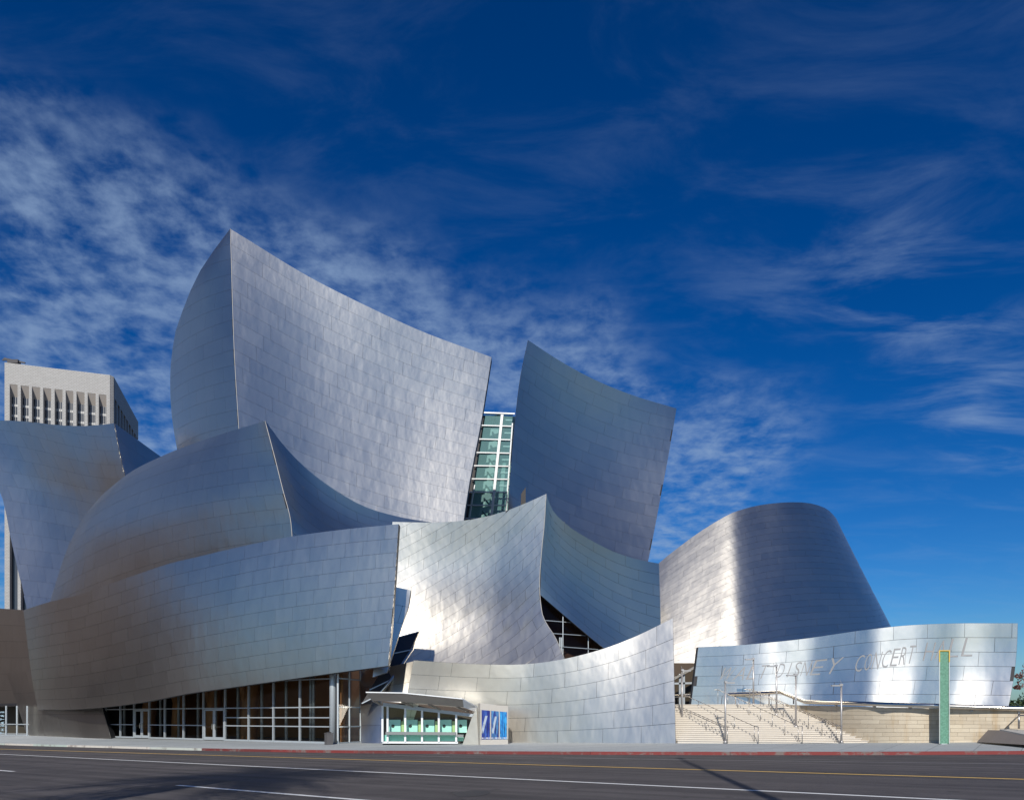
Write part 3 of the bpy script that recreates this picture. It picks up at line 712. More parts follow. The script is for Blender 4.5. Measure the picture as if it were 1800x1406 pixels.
# window under the shaded wall right of the prow
pw_ = empty('prow_window', P(1000, 1110, 58)); adopt(pw_, hall)
pane_pts = [P(950, 1047, 57.6), P(1068, 1145, 60.9), P(1068, 1190, 60.6), P(1000, 1180, 58.4), P(975, 1120, 57.9), P(956, 1088, 57.7)]
mesh_obj('pane', pane_pts, [(0, 5, 4, 3, 2, 1)], GLASS_DULL, pw_)
MB().prism([P(935, 1020, 61.6), P(1085, 1142, 62.2), P(1085, 1200, 62.2), P(935, 1200, 61.6)], (0, .3, 0)).build('inner_wall', plain('inner_brown_wall', (.12, .06, .04), .7), pw_)
for a, c in (((958, 1090, 57.6), (1006, 1094, 59)), ((972, 1113, 57.7), (1033, 1117, 59.8)), ((984, 1136, 57.9), (1062, 1142, 60.6)),
             ((989.5, 1082, 58.3), (989.5, 1160, 58.2)), ((1034, 1119, 59.7), (1034, 1165, 59.7))):
    MB().bar(P(*a), P(*c), .05, .06).build('glazing_bar', FRAME, pw_)
for x in (984, 987): MB().tube([P(x, 1120, 58.0), P(x, 1160, 58.0)], .06, 6).build('post', FRAME, pw_)

# slot beside the second tall sail, its recess shade put into a near-black colour
MB().prism([P(916, 868, 83), P(924, 856, 83), P(924, 892, 83), P(915, 896, 83)], (0, .8, 0)).build('vent_slot', plain('slot_recess_dark', (.012, .009, .009), .6), hall)
# opening behind the stair head
op = empty('stair_head_window', P(1205, 1210, 56)); adopt(op, hall)
MB().quad8([P(1170, 1240, 60), P(1228, 1240, 60), P(1228, 1240, 60.3), P(1170, 1240, 60.3), P(1170, 1165, 60), P(1228, 1165, 60), P(1228, 1165, 60.3), P(1170, 1165, 60.3)]).build('back_wall', plain('dim_brown', (.08, .055, .035), .8), op)
mesh_obj('pane', [P(1180, 1240, 58), P(1224, 1240, 58), P(1224, 1170, 58), P(1180, 1190, 58)], [(0, 1, 2, 3)], GLASS, op)
for a, c in (((1195, 1240), (1195, 1184)), ((1202, 1240), (1202, 1180)), ((1184, 1201), (1220, 1200))): MB().bar(P(*a, 57.8), P(*c, 57.8), .14, .14).build('glazing_bar', FRAME, op)
MB().prism([P(1186, 1190, 57.5), P(1226, 1168, 57.5), P(1226, 1172, 57.5), P(1186, 1194, 57.5)], (0, .5, 0)).build('soffit_edge', STEEL, op)

# glass tower between the two tall sails
gt = empty('glass_tower', P(860, 920, 97)); adopt(gt, hall)
DJ = 97.0
tl, tr = (846, 726), (902, 728); bl_, br_ = (812, 930), (887, 930)
def J(s, t, dd=0.0):
    x0 = tl[0] + (bl_[0] - tl[0]) * t; x1 = tr[0] + (br_[0] - tr[0]) * t; y = tl[1] + (bl_[1] - tl[1]) * t + (tr[1] - tl[1]) * s * (1 - t)
    return P(x0 + (x1 - x0) * s, y, DJ + dd)
rows_t = [(y - 727) / 203 for y in (727, 748.5, 772.5, 796, 819, 842, 865, 888, 911)] + [1.0]
cs = [0.0, .13, .62, .70, 1.0]
for i in range(len(rows_t) - 1):
    for a, c in ((.13, .66), (.66, 1.0)):
        mesh_obj('pane', [J(a + .01, rows_t[i + 1] - .005), J(c - .01, rows_t[i + 1] - .005), J(c - .01, rows_t[i] + .005), J(a + .01, rows_t[i] + .005)], [(0, 1, 2, 3)], GLASS_BRIGHTENED, gt)
for t in rows_t[:-1]: MB().bar(J(.04, t, -.12), J(1.0, t, -.12), .13, .16).build('transom', WHITE_FRAME, gt)
MB().bar(J(.66, 0, -.1), J(.66, 1, -.1), .32, .25).build('mullion', WHITE_FRAME, gt)
MB().bar(J(1.0, .08, -.1), J(1.0, 1, -.1), .15, .2).build('mullion', WHITE_FRAME, gt)
MB().bar(J(.14, .62, -.1), J(.14, 1, -.1), .12, .2).build('mullion', WHITE_FRAME, gt)
for i in range(9):
    t = (rows_t[i] + rows_t[i + 1]) / 2
    MB().bar(J(.78, t, .25), J(.98, t, .25), .14, .15).build('inner_rail', WHITE_FRAME, gt)
    # zig-zag stair flights and pale landings inside
    tt = rows_t[i]; dt = rows_t[i + 1] - tt
    MB().prism([J(.36, tt + dt * .2, 1.6), J(.6, tt + dt * .02, 1.6), J(.6, tt + dt * .5, 1.6), J(.36, tt + dt * .75, 1.6)], (0, .25, 0)).build('stair_flight', plain('pale_plaster', (.62, .66, .64), .7) if i == 0 else bpy.data.materials['pale_plaster'], gt)
    MB().bar(J(.42, tt + dt * .45, 1.4), J(.58, tt + dt * .95, 1.4), .18, .2).build('inner_rail', DARK, gt)
MB().quad8([J(-.05, 1.02, 6), J(1.25, 1.02, 6), J(1.25, 1.02, 6.3), J(-.05, 1.02, 6.3), J(-.05, .02, 6), J(1.25, .02, 6), J(1.25, .02, 6.3), J(-.05, .02, 6.3)]).build('back_wall', plain('grey_teal_wall', (.42, .56, .55), .8), gt)
MB().prism([J(.6, .02, 3), J(.66, .02, 3), J(.66, 1, 3), J(.58, 1, 3)], (0, .4, 0)).build('inner_wall', bpy.data.materials['pale_plaster'], gt)
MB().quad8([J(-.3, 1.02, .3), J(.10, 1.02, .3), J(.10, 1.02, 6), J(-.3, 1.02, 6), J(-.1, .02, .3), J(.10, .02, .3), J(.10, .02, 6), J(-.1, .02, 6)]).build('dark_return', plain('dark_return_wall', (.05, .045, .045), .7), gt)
MB().quad8([J(-.05, .0, -.3), J(1.05, .0, -.3), J(1.05, 0, 6.3), J(-.05, 0, 6.3), J(-.05, -.012, -.3), J(1.05, -.012, -.3), J(1.05, -.012, 6.3), J(-.05, -.012, 6.3)]).build('roof_cap', WHITE_FRAME, gt)

# ------------------------------------------------------------------ stairs, stone wall, rails
BL_, BR_, TR_ = P(1188, 1306, 45.5), P(1527, 1306, 41), P(1376, 1237, 48.5)
wallpts = [(1376, 48.5), (1415, 46.5), (1450, 44.7), (1490, 42.8), (1527, 41.45), (1562, 40.55), (1600, 39.9), (1645, 39.35), (1700, 38.75), (1760, 38.1), (1830, 37.4), (1950, 36.6), (2300, 35.6)]
def wtop(px): return np.interp(px, [1376, 1415, 1800, 1950, 2300], [1237.5, 1239.5, 1248, 1251, 1257])
def wbot(px): return np.interp(px, [1376, 1527, 1760, 1950, 2300], [1312, 1309, 1306, 1305, 1303])
Ms = Sheet(E_([(x, wtop(x), d) for x, d in wallpts]), E_([(x, wbot(x), d) for x, d in wallpts]))
def stone():
    m, nb, bs = newmat('travertine'); tc = nb.n('ShaderNodeTexCoord').outputs['Object']; oi = nb.n('ShaderNodeObjectInfo').outputs['Random']
    st = nb.n('ShaderNodeMapping', ins={0: tc, 3: (1, 1, 5)}).outputs[0]
    n1 = nb.noise(st, 1.6, 7, .62); n2 = nb.noise(tc, .45, 3, .5)
    drip = nb.noise(nb.n('ShaderNodeMapping', ins={0: tc, 3: (2.2, 2.2, .16)}).outputs[0], 1.4, 5, .6)
    cl = nb.mix(nb.m('ADD', nb.m('MULTIPLY', n1, .55), nb.m('MULTIPLY', oi, .45)), (.40, .33, .24, 1), (.65, .57, .44, 1))
    cl = nb.mix(nb.m('MULTIPLY', nb.mr(nb.m('ADD', nb.m('MULTIPLY', n2, .5), nb.m('MULTIPLY', drip, .5)), .48, .68), .6), cl, (.40, .25, .10, 1))
    setp(nb, bs, col=cl, rough=.75, normal=bump(nb, n1, .3, .01)); return m
STONE = stone()
sw_ = empty('stone_wall', P(1560, 1306, 40.5)); tag(sw_, 'weathered tan stone block wall beside the broad stairs', 'wall')
clad(Ms, sw_, 'core', STONE, 9, .95, .38, thick=.6, gap=.009, tilt=.004, piece='stone_block', back=plain('mortar', (.30, .26, .2), .9), sub=2, nu=40, nv=4, proud=.015)
def wall_pt(px): return np.array([np.interp(px, [w_[0] for w_ in wallpts], [w_[1] for w_ in wallpts])])

tv, tf = [], []
for k in range(25):
    u_ = k / 24; a = Ms.at(u_, 0.0)[0]; c_ = Ls.at(min(1, u_ * 1.55), 1.0)[0] + np.array([0, .3, 0]); c_[0] = max(c_[0], a[0] * c_[1] / a[1]); zt_ = a[2] - .12
    tv += [(a[0], a[1] + .35, zt_), (c_[0], max(c_[1], a[1] + 8), zt_)]
tf = [(2 * k, 2 * k + 2, 2 * k + 3, 2 * k + 1) for k in range(24)]
tag(mesh_obj('terrace', tv, tf, CONC), kind='structure')
STEP = plain('pale_limestone_step', (.60, .55, .48), .75, 0, .10, 1.8, .15, 25)
stairs = empty('entrance_stairs', (BL_ + BR_) / 2); tag(stairs, 'broad pale stone stairs climbing between steel wall and stone wall', 'stairs')
NST = 20
nL = BL_.copy(); topz = TR_[2]; z0s = (BL_[2] + BR_[2]) / 2 - .02
for i in range(NST):
    t = i / NST; t2 = (i + 1) / NST
    def front(tt):
        dR = 41 + (48.5 - 41) * tt; pxR = np.interp(dR, [41, 41.45, 42.8, 44.7, 46.5, 48.5], [1540, 1527, 1490, 1450, 1415, 1376]) + 2.5
        Rp = P(pxR, HY, dR); Lp = np.array([BL_[0] + .12 - .9 * tt, 45.5 + 5.0 * tt, 0]); return Lp, Rp
    Lf, Rf = front(t); Lb_, Rb_ = front(min(1.0, t2) + .012)
    if i == NST - 1: Lb_ = Lb_ + np.array([-.5, 4.5, 0]); Rb_ = Rb_ + np.array([0, 4.5, 0])
    za, zb = z0s + (topz - z0s) * t - (.3 if i == 0 else .02), z0s + (topz - z0s) * t2
    up = lambda p, z: np.array([p[0], p[1], z])
    # a 12 mm nosing line: tread slab on a riser
    sb = np.array([0, .05, 0]); zm = zb - .035
    MB().quad8([up(Lf + sb, za), up(Rf + sb, za), up(Rb_, za), up(Lb_, za), up(Lf + sb, zm), up(Rf + sb, zm), up(Rb_, zm), up(Lb_, zm)]).quad8([up(Lf, zm + .001), up(Rf, zm + .001), up(Rb_, zm + .001), up(Lb_, zm + .001), up(Lf, zb), up(Rf, zb), up(Rb_, zb), up(Lb_, zb)]).build('step', STEP, stairs)
# the stair slope as a plane, for what stands on it
pn = np.cross(BR_ - BL_, TR_ - BL_); pn /= np.linalg.norm(pn)
def on_stair(px, py):
    d0 = P(px, py, 1.0) - np.array([0, 0, EYE]); o0 = np.array([0, 0, EYE]); t = np.dot(BL_ - o0, pn) / np.dot(d0, pn); return o0 + d0 * t
def stair_z(p):
    return BL_[2] - (pn[0] * (p[0] - BL_[0]) + pn[1] * (p[1] - BL_[1])) / pn[2]
RAILM = plain('brushed_rail', (.42, .40, .38), .35, 1.0)
def handrail(foot_a, foot_b, npost, label, tail=.35, twin=False, h=.88):
    a, c = on_stair(*foot_a), on_stair(*foot_b); r = empty('handrail', a)
    tag(r, label, 'handrail', 'handrails on the broad stairs')
    d_ = (c - a); hz = np.array([d_[0], d_[1], 0]); hz /= np.linalg.norm(hz); side = np.array([hz[1], -hz[0], 0])
    for sgn in ((-.5, .5) if twin else (0,)):
        o = side * sgn * .28; up = np.array([0, 0, h])
        MB().tube([a + o - hz * tail + up * .98 + (0, 0, 0), a + o + up, c + o + up, c + o + up + hz * .4], .021, 6).build('rail', RAILM, r, True)
    for i in range(npost):
        p = a + d_ * i / (npost - 1); MB().tube([p - (0, 0, .06), p + np.array([0, 0, h])], .018, 6).build('post', RAILM, r, True)
    if tail:
        p = a - hz * tail; MB().tube([np.array([p[0], p[1], BL_[2] - .05]), p + np.array([0, 0, h * .98])], .024, 6).build('post', RAILM, r, True)
    return r
handrail((1326, 1303), (1200, 1243), 5, 'long single handrail starting left of the stair middle')
handrail((1272, 1303), (1186, 1263), 4, 'handrail nearest the curved steel wall, meeting the front lamp post', twin=True)
handrail((1403, 1303), (1262, 1235), 8, 'single handrail running up the middle of the broad stairs')
handrail((1470, 1303), (1318, 1235), 8, 'twin handrail nearest the stone wall on the stairs', twin=True)
LAMPM = plain('grey_lamp_paint', (.45, .43, .42), .4, .6)
def lamp_post(foot, top_y, head, label):
    p = on_stair(*foot); k = p[1] / F; h = (HY - top_y) * k + EYE - p[2]
    r = empty('lamp_post', p); tag(r, label, 'lamp post', 'slim lamp posts on the stairs')
    MB().tube([p - (0, 0, .08), p + (0, 0, h)], .058, 10, .046).build('pole', LAMPM, r, True)
    MB().tube([p - (0, 0, .02), p + (0, 0, .12)], .12, 10, .10).build('base_plate', LAMPM, r, True)
    q_ = p + np.array([0, 0, h])
    hd = MB(); hd.box(q_ + np.array([head * .26, 0, -.02]), (.55, .20, .07)); hd.box(q_ + np.array([head * .02, 0, .03]), (.16, .16, .10)); hd.build('lamp_head', LAMPM, r)
    MB().tube([q_ + (0, 0, .08), q_ + (-.05, 0, .26)], .012, 5).build('spike', LAMPM, r)
    return r
lamp_post((1199, 1273), 1178, 1, 'slim grey lamp post closest to the curved steel wall')
lamp_post((1275, 1305), 1199, 1, 'slim grey lamp post at the stair foot left of the middle handrail')
lamp_post((1324.5, 1239), 1158, -1, 'slim grey lamp post standing highest on the stairs')
lamp_post((1365, 1257), 1170, -1, 'slim grey lamp post second from the top of the stairs')
lamp_post((1399, 1278), 1186, -1, 'slim grey lamp post between the middle and twin handrails, half way up')
lamp_post((1479, 1305), 1204, -1, 'slim grey lamp post at the stair foot before the stone wall')
# heavy tubular guard rail along the terrace
gr = empty('guard_rail', P(1400, 1240, 48)); tag(gr, 'heavy polished steel guard rail along terrace and stone wall top', 'guard rail')
gpts = [P(1186, 1222.5, 53.5), P(1260, 1220.5, 52.5), P(1330, 1218, 51.2), P(1372, 1216, 50.0), P(1415, 1233, 46.3), P(1480, 1235, 43.0), P(1560, 1237.5, 40.2), P(1640, 1240, 39), P(1740, 1243.2, 38.1), P(1830, 1246.5, 37.3), P(1950, 1250, 36.6), P(2300, 1256, 35.6)]
MB().tube(gpts, .12, 10).build('rail', STEEL_POL, gr, True)
for x, d in ((1232, 53), (1263, 52.5), (1293, 52), (1325, 51.3), (1352, 50.7), (1395, 48.2)):
    yt = np.interp(x, [1186, 1260, 1330, 1372, 1415], [1222.5, 1220.5, 1218, 1216, 1233]); a = P(x, yt, d); MB().tube([np.array([a[0], a[1], topz]), a], .05, 6).build('post', LAMPM, gr, True)
for x in (1470, 1537, 1600, 1707, 1790):
    d = np.interp(x, [w_[0] for w_ in wallpts], [w_[1] for w_ in wallpts]); a = P(x, np.interp(x, [1415, 1640, 1830], [1233, 1240, 1246.5]), d); MB().box((a[0], a[1], a[2] - .17), (.12, .14, .14)).build('bracket', LAMPM, gr)
# planter and ramp at the right edge
rp = empty('ramp_wall', P(1790, 1303, 36.5)); tag(rp, 'dark sloped ramp wall with slim rail below the stone wall', 'ramp wall')
RD = plain('dark_granite', (.17, .15, .14), .6, 0, .1, 2)
MB().prism([P(1737, 1304.5, 37.2), P(1757, 1283, 37.4), P(1860, 1306, 33.5), P(1860, 1312, 33.3)], (.0, .9, .0)).build('side_panel', RD, rp)
MB().quad8([P(1757, 1283.2, 37.4), P(1860, 1305, 33.5), P(1900, 1290, 36.5), P(1765, 1282, 38.0)][:4] + [P(1757, 1281.2, 37.4), P(1860, 1302, 33.5), P(1900, 1288, 36.5), P(1765, 1280, 38.0)]).build('coping', CONC, rp)
MB().tube([P(1766, 1281, 37.4), P(1790.5, 1257, 37.0), P(1830, 1257, 36.0)], .035, 6).tube([P(1791, 1280, 37.0), P(1791, 1254, 37.0)], .05, 6).build('rail', RAILM, rp, True)

# ------------------------------------------------------------------ ticket booth, posters, bin, pylon
tb = empty('ticket_booth', P(750, 1306, 47.6)); tag(tb, 'teal glass ticket booth with slanted canopy set into the steel wall', 'ticket booth')
def TBp(px, py, dd=0.0): return P(px, py, 47.6 - (px - 750) * .004 + dd)
TEAL = plain('teal_panel', (.38, .70, .60), .35, 0, .06, 2.0)
TEAL_L = plain('pale_teal_screen', (.62, .88, .80), .4, 0, .04, 2.0)
MB().quad8([TBp(672, 1306, .0), TBp(805, 1306.5, .0), TBp(805, 1306.5, 2.0), TBp(672, 1306, 2.0), TBp(672, 1302.5, 0), TBp(805, 1303, 0), TBp(805, 1303, 2), TBp(672, 1302.5, 2)]).build('plinth', WHITE_FRAME, tb)
xs_ = [(672.5, 672.5), (681.5, 681.5), (712.5, 712.5), (742, 742), (771.5, 771.5), (802, 802), (829, 813)]
topy = lambda x: np.interp(x, [672, 830], [1240.5, 1259.5])
for i in range(len(xs_) - 1):
    (ta, ba), (tc_, bc) = xs_[i], xs_[i + 1]
    MB().bar(TBp(ba, 1303), TBp(ta, topy(ta) - 1), .12, .14).build('mullion', WHITE_FRAME, tb)
    a0, c0 = ba + 1.6, bc - 1.6
    fr_ = lambda x_t, x_b, y: x_b + (x_t - x_b) * (1303 - y) / (1303 - 1259)
    if i == len(xs_) - 2:
        mesh_obj('pane', [TBp(a0, 1302, .03), TBp(812, 1302, .03), TBp(828.5, 1259.8, .03), TBp(a0, topy(ta), .03)], [(0, 1, 2, 3)], GLASS_TEAL, tb)
    else:
        mesh_obj('pane', [TBp(a0, 1302, .03), TBp(c0, 1302, .03), TBp(c0, topy(c0), .03), TBp(a0, topy(a0), .03)], [(0, 1, 2, 3)], GLASS_TEAL, tb)
    low = TEAL if i % 2 else TEAL
    right_lo = min(c0, 810) if i < len(xs_) - 2 else 815
    MB().quad8([TBp(a0, 1302, .35), TBp(right_lo, 1302, .35), TBp(right_lo, 1302, .42), TBp(a0, 1302, .42), TBp(a0, 1291, .35), TBp(right_lo, 1291, .35), TBp(right_lo, 1291, .42), TBp(a0, 1291, .42)]).build('lower_panel', TEAL, tb)
    if i > 0:
        e = c0 if i < len(xs_) - 2 else 826
        y1 = 1264.5; w_ = (e - a0) * .76
        MB().quad8([TBp(a0 + .5, 1287, .7), TBp(a0 + w_, 1287, .7), TBp(a0 + w_, 1287, .78), TBp(a0 + .5, 1287, .78), TBp(a0 + .5, y1, .7), TBp(a0 + w_, y1, .7), TBp(a0 + w_, y1, .78), TBp(a0 + .5, y1, .78)]).build('window_screen', TEAL_L, tb)
        ce = TBp(a0 + w_ * .36, 1275.5, .66); MB().tube([ce, ce + np.array([0, .05, 0])], .10, 12).build('speaking_hole', DARK, tb)
        if i < 5:
            MB().quad8([TBp(a0 + w_ + 1.2, 1287, .6), TBp(e - .5, 1287, .6), TBp(e - .5, 1287, .75), TBp(a0 + w_ + 1.2, 1287, .75), TBp(a0 + w_ + 1.2, 1267, .6), TBp(e - .5, 1267, .6), TBp(e - .5, 1267, .75), TBp(a0 + w_ + 1.2, 1267, .75)]).build('card_rack', plain('yellow_green_rack', (.55, .60, .28), .6) if i == 1 else bpy.data.materials['yellow_green_rack'], tb)
MB().bar(TBp(679, 1288, -.12), TBp(802, 1288.8, -.12), .18, .34).build('counter', plain('grey_counter', (.25, .26, .26), .4, .4), tb)
MB().bar(TBp(803, 1292.5, -.05), TBp(815, 1293, -.05), .16, .2).build('counter', bpy.data.materials['grey_counter'], tb)
MB().quad8([TBp(672, 1308, 1.9), TBp(830, 1308, 1.9), TBp(830, 1308, 2.1), TBp(672, 1308, 2.1), TBp(672, 1232, 1.9), TBp(830, 1245, 1.9), TBp(830, 1245, 2.1), TBp(672, 1232, 2.1)]).build('back_wall', plain('booth_back', (.07, .05, .04), .8), tb)
MB().quad8([TBp(673, 1241, -.06), TBp(830, 1259.5, -.06), TBp(830, 1259.5, .1), TBp(673, 1241, .1), TBp(673, 1234, -.06), TBp(833, 1254.5, -.06), TBp(833, 1254.5, .1), TBp(673, 1234, .1)]).build('header', FRAME, tb)
# steel cheek right of the booth
MB().prism([TBp(813, 1308, -.02), TBp(841, 1308, -.02), TBp(838, 1246, -.02), TBp(831, 1256, -.02)], (0, 1.6, 0)).build('side_cheek', STEEL, tb)
# canopy: thin top sheet, inward-leaning fascia, open right end and ribs
CAN = plain('canopy_shade_brown', (.33, .29, .26), .5, .3, .05)  # shade on the fascia put into this brown; the sunlit end stays white
ft = [P(643, 1217.0, 45.5), P(708, 1218.2, 45.5), P(813, 1228.6, 45.5)]; fb = [P(654, 1231.5, 46.2), P(708, 1233, 46.2), P(815, 1242.5, 46.2)]
bk = [P(650, 1219, 48.6), P(712, 1221, 48.8), P(838, 1242.5, 47.6)]
MB().quad8([ft[0], ft[1], bk[1], bk[0], ft[0] + up_(.06), ft[1] + up_(.06), bk[1] + up_(.06), bk[0] + up_(.06)]).quad8([ft[1], ft[2], bk[2], bk[1], ft[1] + up_(.06), ft[2] + up_(.06), bk[2] + up_(.06), bk[1] + up_(.06)]).build('canopy_top', WHITE_FRAME, tb)
th = np.array([0, .08, 0])
for i in range(2): MB().quad8([fb[i], fb[i + 1], fb[i + 1] + th, fb[i] + th, ft[i], ft[i + 1], ft[i + 1] + th, ft[i] + th]).build('canopy_fascia', CAN, tb)
MB().quad8([P(815, 1242.5, 46.2), P(837, 1251, 47.5), P(836, 1251, 47.6), P(814, 1242.5, 46.3), P(813.5, 1228.6, 45.5), P(838.5, 1242.3, 47.5), P(837.5, 1242.3, 47.6), P(812.5, 1228.6, 45.6)]).build('canopy_end', WHITE_FRAME, tb)
for x0, x1, y0, y1 in ((655, 672, 1232, 1240), (706, 726, 1233.5, 1243), (753, 774, 1238, 1248), (803, 824, 1243, 1252)):
    MB().bar(P(x0, y0 - 1, 46.3), P(x1, y1 - 1.5, 47.4), .07, .12, (0, 0, 1)).build('canopy_rib', CAN, tb)

pb = empty('poster_case', P(865, 1308, 46.6)); tag(pb, 'steel poster case with three tall blue posters beside the ticket booth', 'poster case')
fa, fc = P(844, 1308.5, 46.4), P(893, 1308, 46.9); d_ = fc - fa; d_[2] = 0; Lp = np.linalg.norm(d_); d_ /= Lp; inn = np.array([-d_[1], d_[0], 0]); inn = inn if inn[1] > 0 else -inn
zb, zt1, zt2 = fa[2], P(844, 1235.5, 46.4)[2], P(893, 1240.5, 46.9)[2]
def pp(t, z, i=0.0): return fa * [1, 1, 0] + d_ * t * Lp + inn * i + up_(z)
CASE = plain('pale_steel_case', (.62, .57, .50), .45, .4, .05)
MB().quad8([pp(0, zb), pp(1, zb), pp(1, zb, .45), pp(0, zb, .45), pp(0, zt1), pp(1, zt2), pp(1, zt2, .45), pp(0, zt1, .45)]).build('case', CASE, pb)
z0_, z1_ = zb + .33, P(860, 1246.5, 46.5)[2]
def poster(k):
    m, nb, bs = newmat('poster_print'); tc = nb.n('ShaderNodeTexCoord').outputs['Generated']
    s_ = nb.n('ShaderNodeSeparateXYZ', ins={0: tc}); x, _, z = s_.outputs
    base = nb.mix(nb.mr(nb.noise(tc, 2.0 + k, 3, .5), .35, .65), ((.02, .03, .20, 1), (.03, .05, .22, 1), (.02, .14, .42, 1))[k], ((.06, .14, .45, 1), (.10, .30, .55, 1), (.05, .38, .75, 1))[k])
    g1 = nb.m('ADD', nb.m('MULTIPLY', x, (1.0, -1.1, .4)[k]), nb.m('MULTIPLY', z, (-.9, .8, 1.6)[k]))
    f1 = nb.mr(nb.m('ABSOLUTE', nb.m('SUBTRACT', g1, (-.15, -.05, .1)[k])), .16, .13)
    f1 = nb.m('MULTIPLY', f1, nb.mr(z, .2, .22)); f1 = nb.m('MULTIPLY', f1, nb.mr(z, .82, .78))
    base = nb.mix(nb.m('MULTIPLY', f1, .85), base, (.45, .52, .58, 1))
    dk = nb.m('MULTIPLY', nb.mr(nb.noise(tc, 3.5, 2, .5), .5, .56), nb.mr(z, .62, .5))
    base = nb.mix(nb.m('MULTIPLY', dk, .75), base, (.02, .02, .04, 1))
    ln = nb.m('MULTIPLY', nb.mr(nb.m('ABSOLUTE', nb.m('SUBTRACT', z, .045)), .016, .010), nb.mr(nb.noise(nb.n('ShaderNodeMapping', ins={0: tc, 3: (9, 1, 4)}).outputs[0], 2, 1, .5), .45, .5))
    base = nb.mix(ln, base, (.8, .8, .8, 1))
    setp(nb, bs, col=base, rough=.15); return m
for k, (a, c) in enumerate(((.055, .345), (.39, .66), (.70, .955))):
    zt = [z1_ - .02 - .14 * t for t in (a, c)]
    MB().quad8([pp(a, z0_, -.02), pp(c, z0_, -.02), pp(c, z0_, -.005), pp(a, z0_, -.005), pp(a, zt[0], -.02), pp(c, zt[1], -.02), pp(c, zt[1], -.005), pp(a, zt[0], -.005)]).build('poster', poster(k), pb)
for t in (.02, .368, .68, .98): MB().bar(pp(t, z0_, -.03), pp(t, z1_ - .14 * t + .04, -.03), .055, .05, inn).build('case_bar', CASE, pb)

bn = empty('litter_bin', P(579, 1309, 49.4)); tag(bn, 'square dark metal litter bin at the lobby corner', 'litter bin')
c0 = P(578, 1309, 49.4); BINM = plain('dark_bin_metal', (.16, .15, .15), .5, .5, .05)
MB().box(c0 + (0, 0, .36), (.42, .42, .72), .6).build('body', BINM, bn); MB().box(c0 + (0, 0, .76), (.46, .46, .06), .6).build('rim', BINM, bn)
MB().tube([c0 + (0, 0, .78), c0 + (0, 0, .84)], .17, 12).build('lid', DARK, bn)

py = empty('sign_pylon', P(1660, 1311, 37)); tag(py, 'tall slim green sign pylon with yellow top frame on the sidewalk', 'sign pylon')
def pyp(px, y, i=0.0): return P(px, y, 38.3 - (px - 1660) * .006 + i)
m, nb, bs = newmat('speckled_green'); tc = nb.n('ShaderNodeTexCoord').outputs['Object']
setp(nb, bs, col=nb.mix(nb.mr(nb.noise(tc, 14, 3, .6), .35, .65), (.075, .20, .135, 1), (.125, .30, .21, 1)), rough=.5); PYG = m
MB().quad8([pyp(1652.5, 1306.5), pyp(1668, 1306.5), pyp(1668, 1306.5, .30), pyp(1652.5, 1306.5, .30), pyp(1652.5, 1144), pyp(1668, 1144), pyp(1668, 1144, .30), pyp(1652.5, 1144, .30)]).build('panel', PYG, py)
EDGE = plain('pale_metal_edge', (.50, .52, .50), .4, .5)
for xa in (1651.6, 1668.9): MB().quad8([pyp(xa - .7, 1306.5, -.04), pyp(xa + .7, 1306.5, -.04), pyp(xa + .7, 1306.5, .33), pyp(xa - .7, 1306.5, .33), pyp(xa - .7, 1163, -.04), pyp(xa + .7, 1163, -.04), pyp(xa + .7, 1163, .33), pyp(xa - .7, 1163, .33)]).build('edge_strip', EDGE, py)
YEL = plain('yellow_trim', (.62, .42, .06), .5)
yt = MB()
for xa in (1651.6, 1668.9): yt.quad8([pyp(xa - .9, 1163, -.05), pyp(xa + .9, 1163, -.05), pyp(xa + .9, 1163, .35), pyp(xa - .9, 1163, .35), pyp(xa - .9, 1144, -.05), pyp(xa + .9, 1144, -.05), pyp(xa + .9, 1144, .35), pyp(xa - .9, 1144, .35)])
yt.build('top_frame', YEL, py)
MB().quad8([pyp(1650.5, 1144, -.05), pyp(1670, 1144, -.05), pyp(1670, 1144, .35), pyp(1650.5, 1144, .35), pyp(1650.5, 1142.3, -.05), pyp(1670, 1142.3, -.05), pyp(1670, 1142.3, .35), pyp(1650.5, 1142.3, .35)]).build('top_cap', YEL, py)
MB().quad8([pyp(1655, 1309.5, 0), pyp(1665, 1309.5, 0), pyp(1665, 1309.5, .3), pyp(1655, 1309.5, .3), pyp(1655, 1306.5, 0), pyp(1665, 1306.5, 0), pyp(1665, 1306.5, .3), pyp(1655, 1306.5, .3)]).build('foot', WHITE_FRAME, py)

# ------------------------------------------------------------------ office tower behind, at the left
tw = empty('office_tower', P(100, 1260, 300)); tag(tw, 'pale stone office tower with deep vertical window bays behind the hall', 'office tower')
m, nb, bs = newmat('granite_cladding'); tc = nb.n('ShaderNodeTexCoord').outputs['Object']
brk = nb.n('ShaderNodeTexBrick', ins={'Scale': 1.0, 'Mortar Size': .06, 'Brick Width': 1.1, 'Row Height': .55, 'Bias': 0.0})
rx = nb.n('ShaderNodeMapping', ins={0: tc, 2: (math.pi / 2, 0, 0)}).outputs[0]; nb.put(brk, 0, rx)
brk.inputs['Color1'].default_value = (.42, .415, .41, 1); brk.inputs['Color2'].default_value = (.37, .365, .36, 1); brk.inputs['Mortar'].default_value = (.25, .23, .21, 1)
setp(nb, bs, col=brk.outputs[0], rough=.7); GRAN = m
WG = plain('tower_glass', (.05, .055, .07), .08, 0); TWF = plain('tower_spandrel', (.42, .42, .42), .5)
D0 = P(8, 637, 300); fd = np.array([4300, 1350, 0.0]); fd /= np.linalg.norm(fd); sd = np.array([-377, 1350, 0.0]); sd /= np.linalg.norm(sd)
TH = D0[2]; o0 = np.array([D0[0], D0[1], 0.0])
def col_t(px, origin, dirv): a = (px - CX) / F; return (a * origin[1] - origin[0]) / (dirv[0] - a * dirv[1])
TWd = col_t(193, o0, fd)
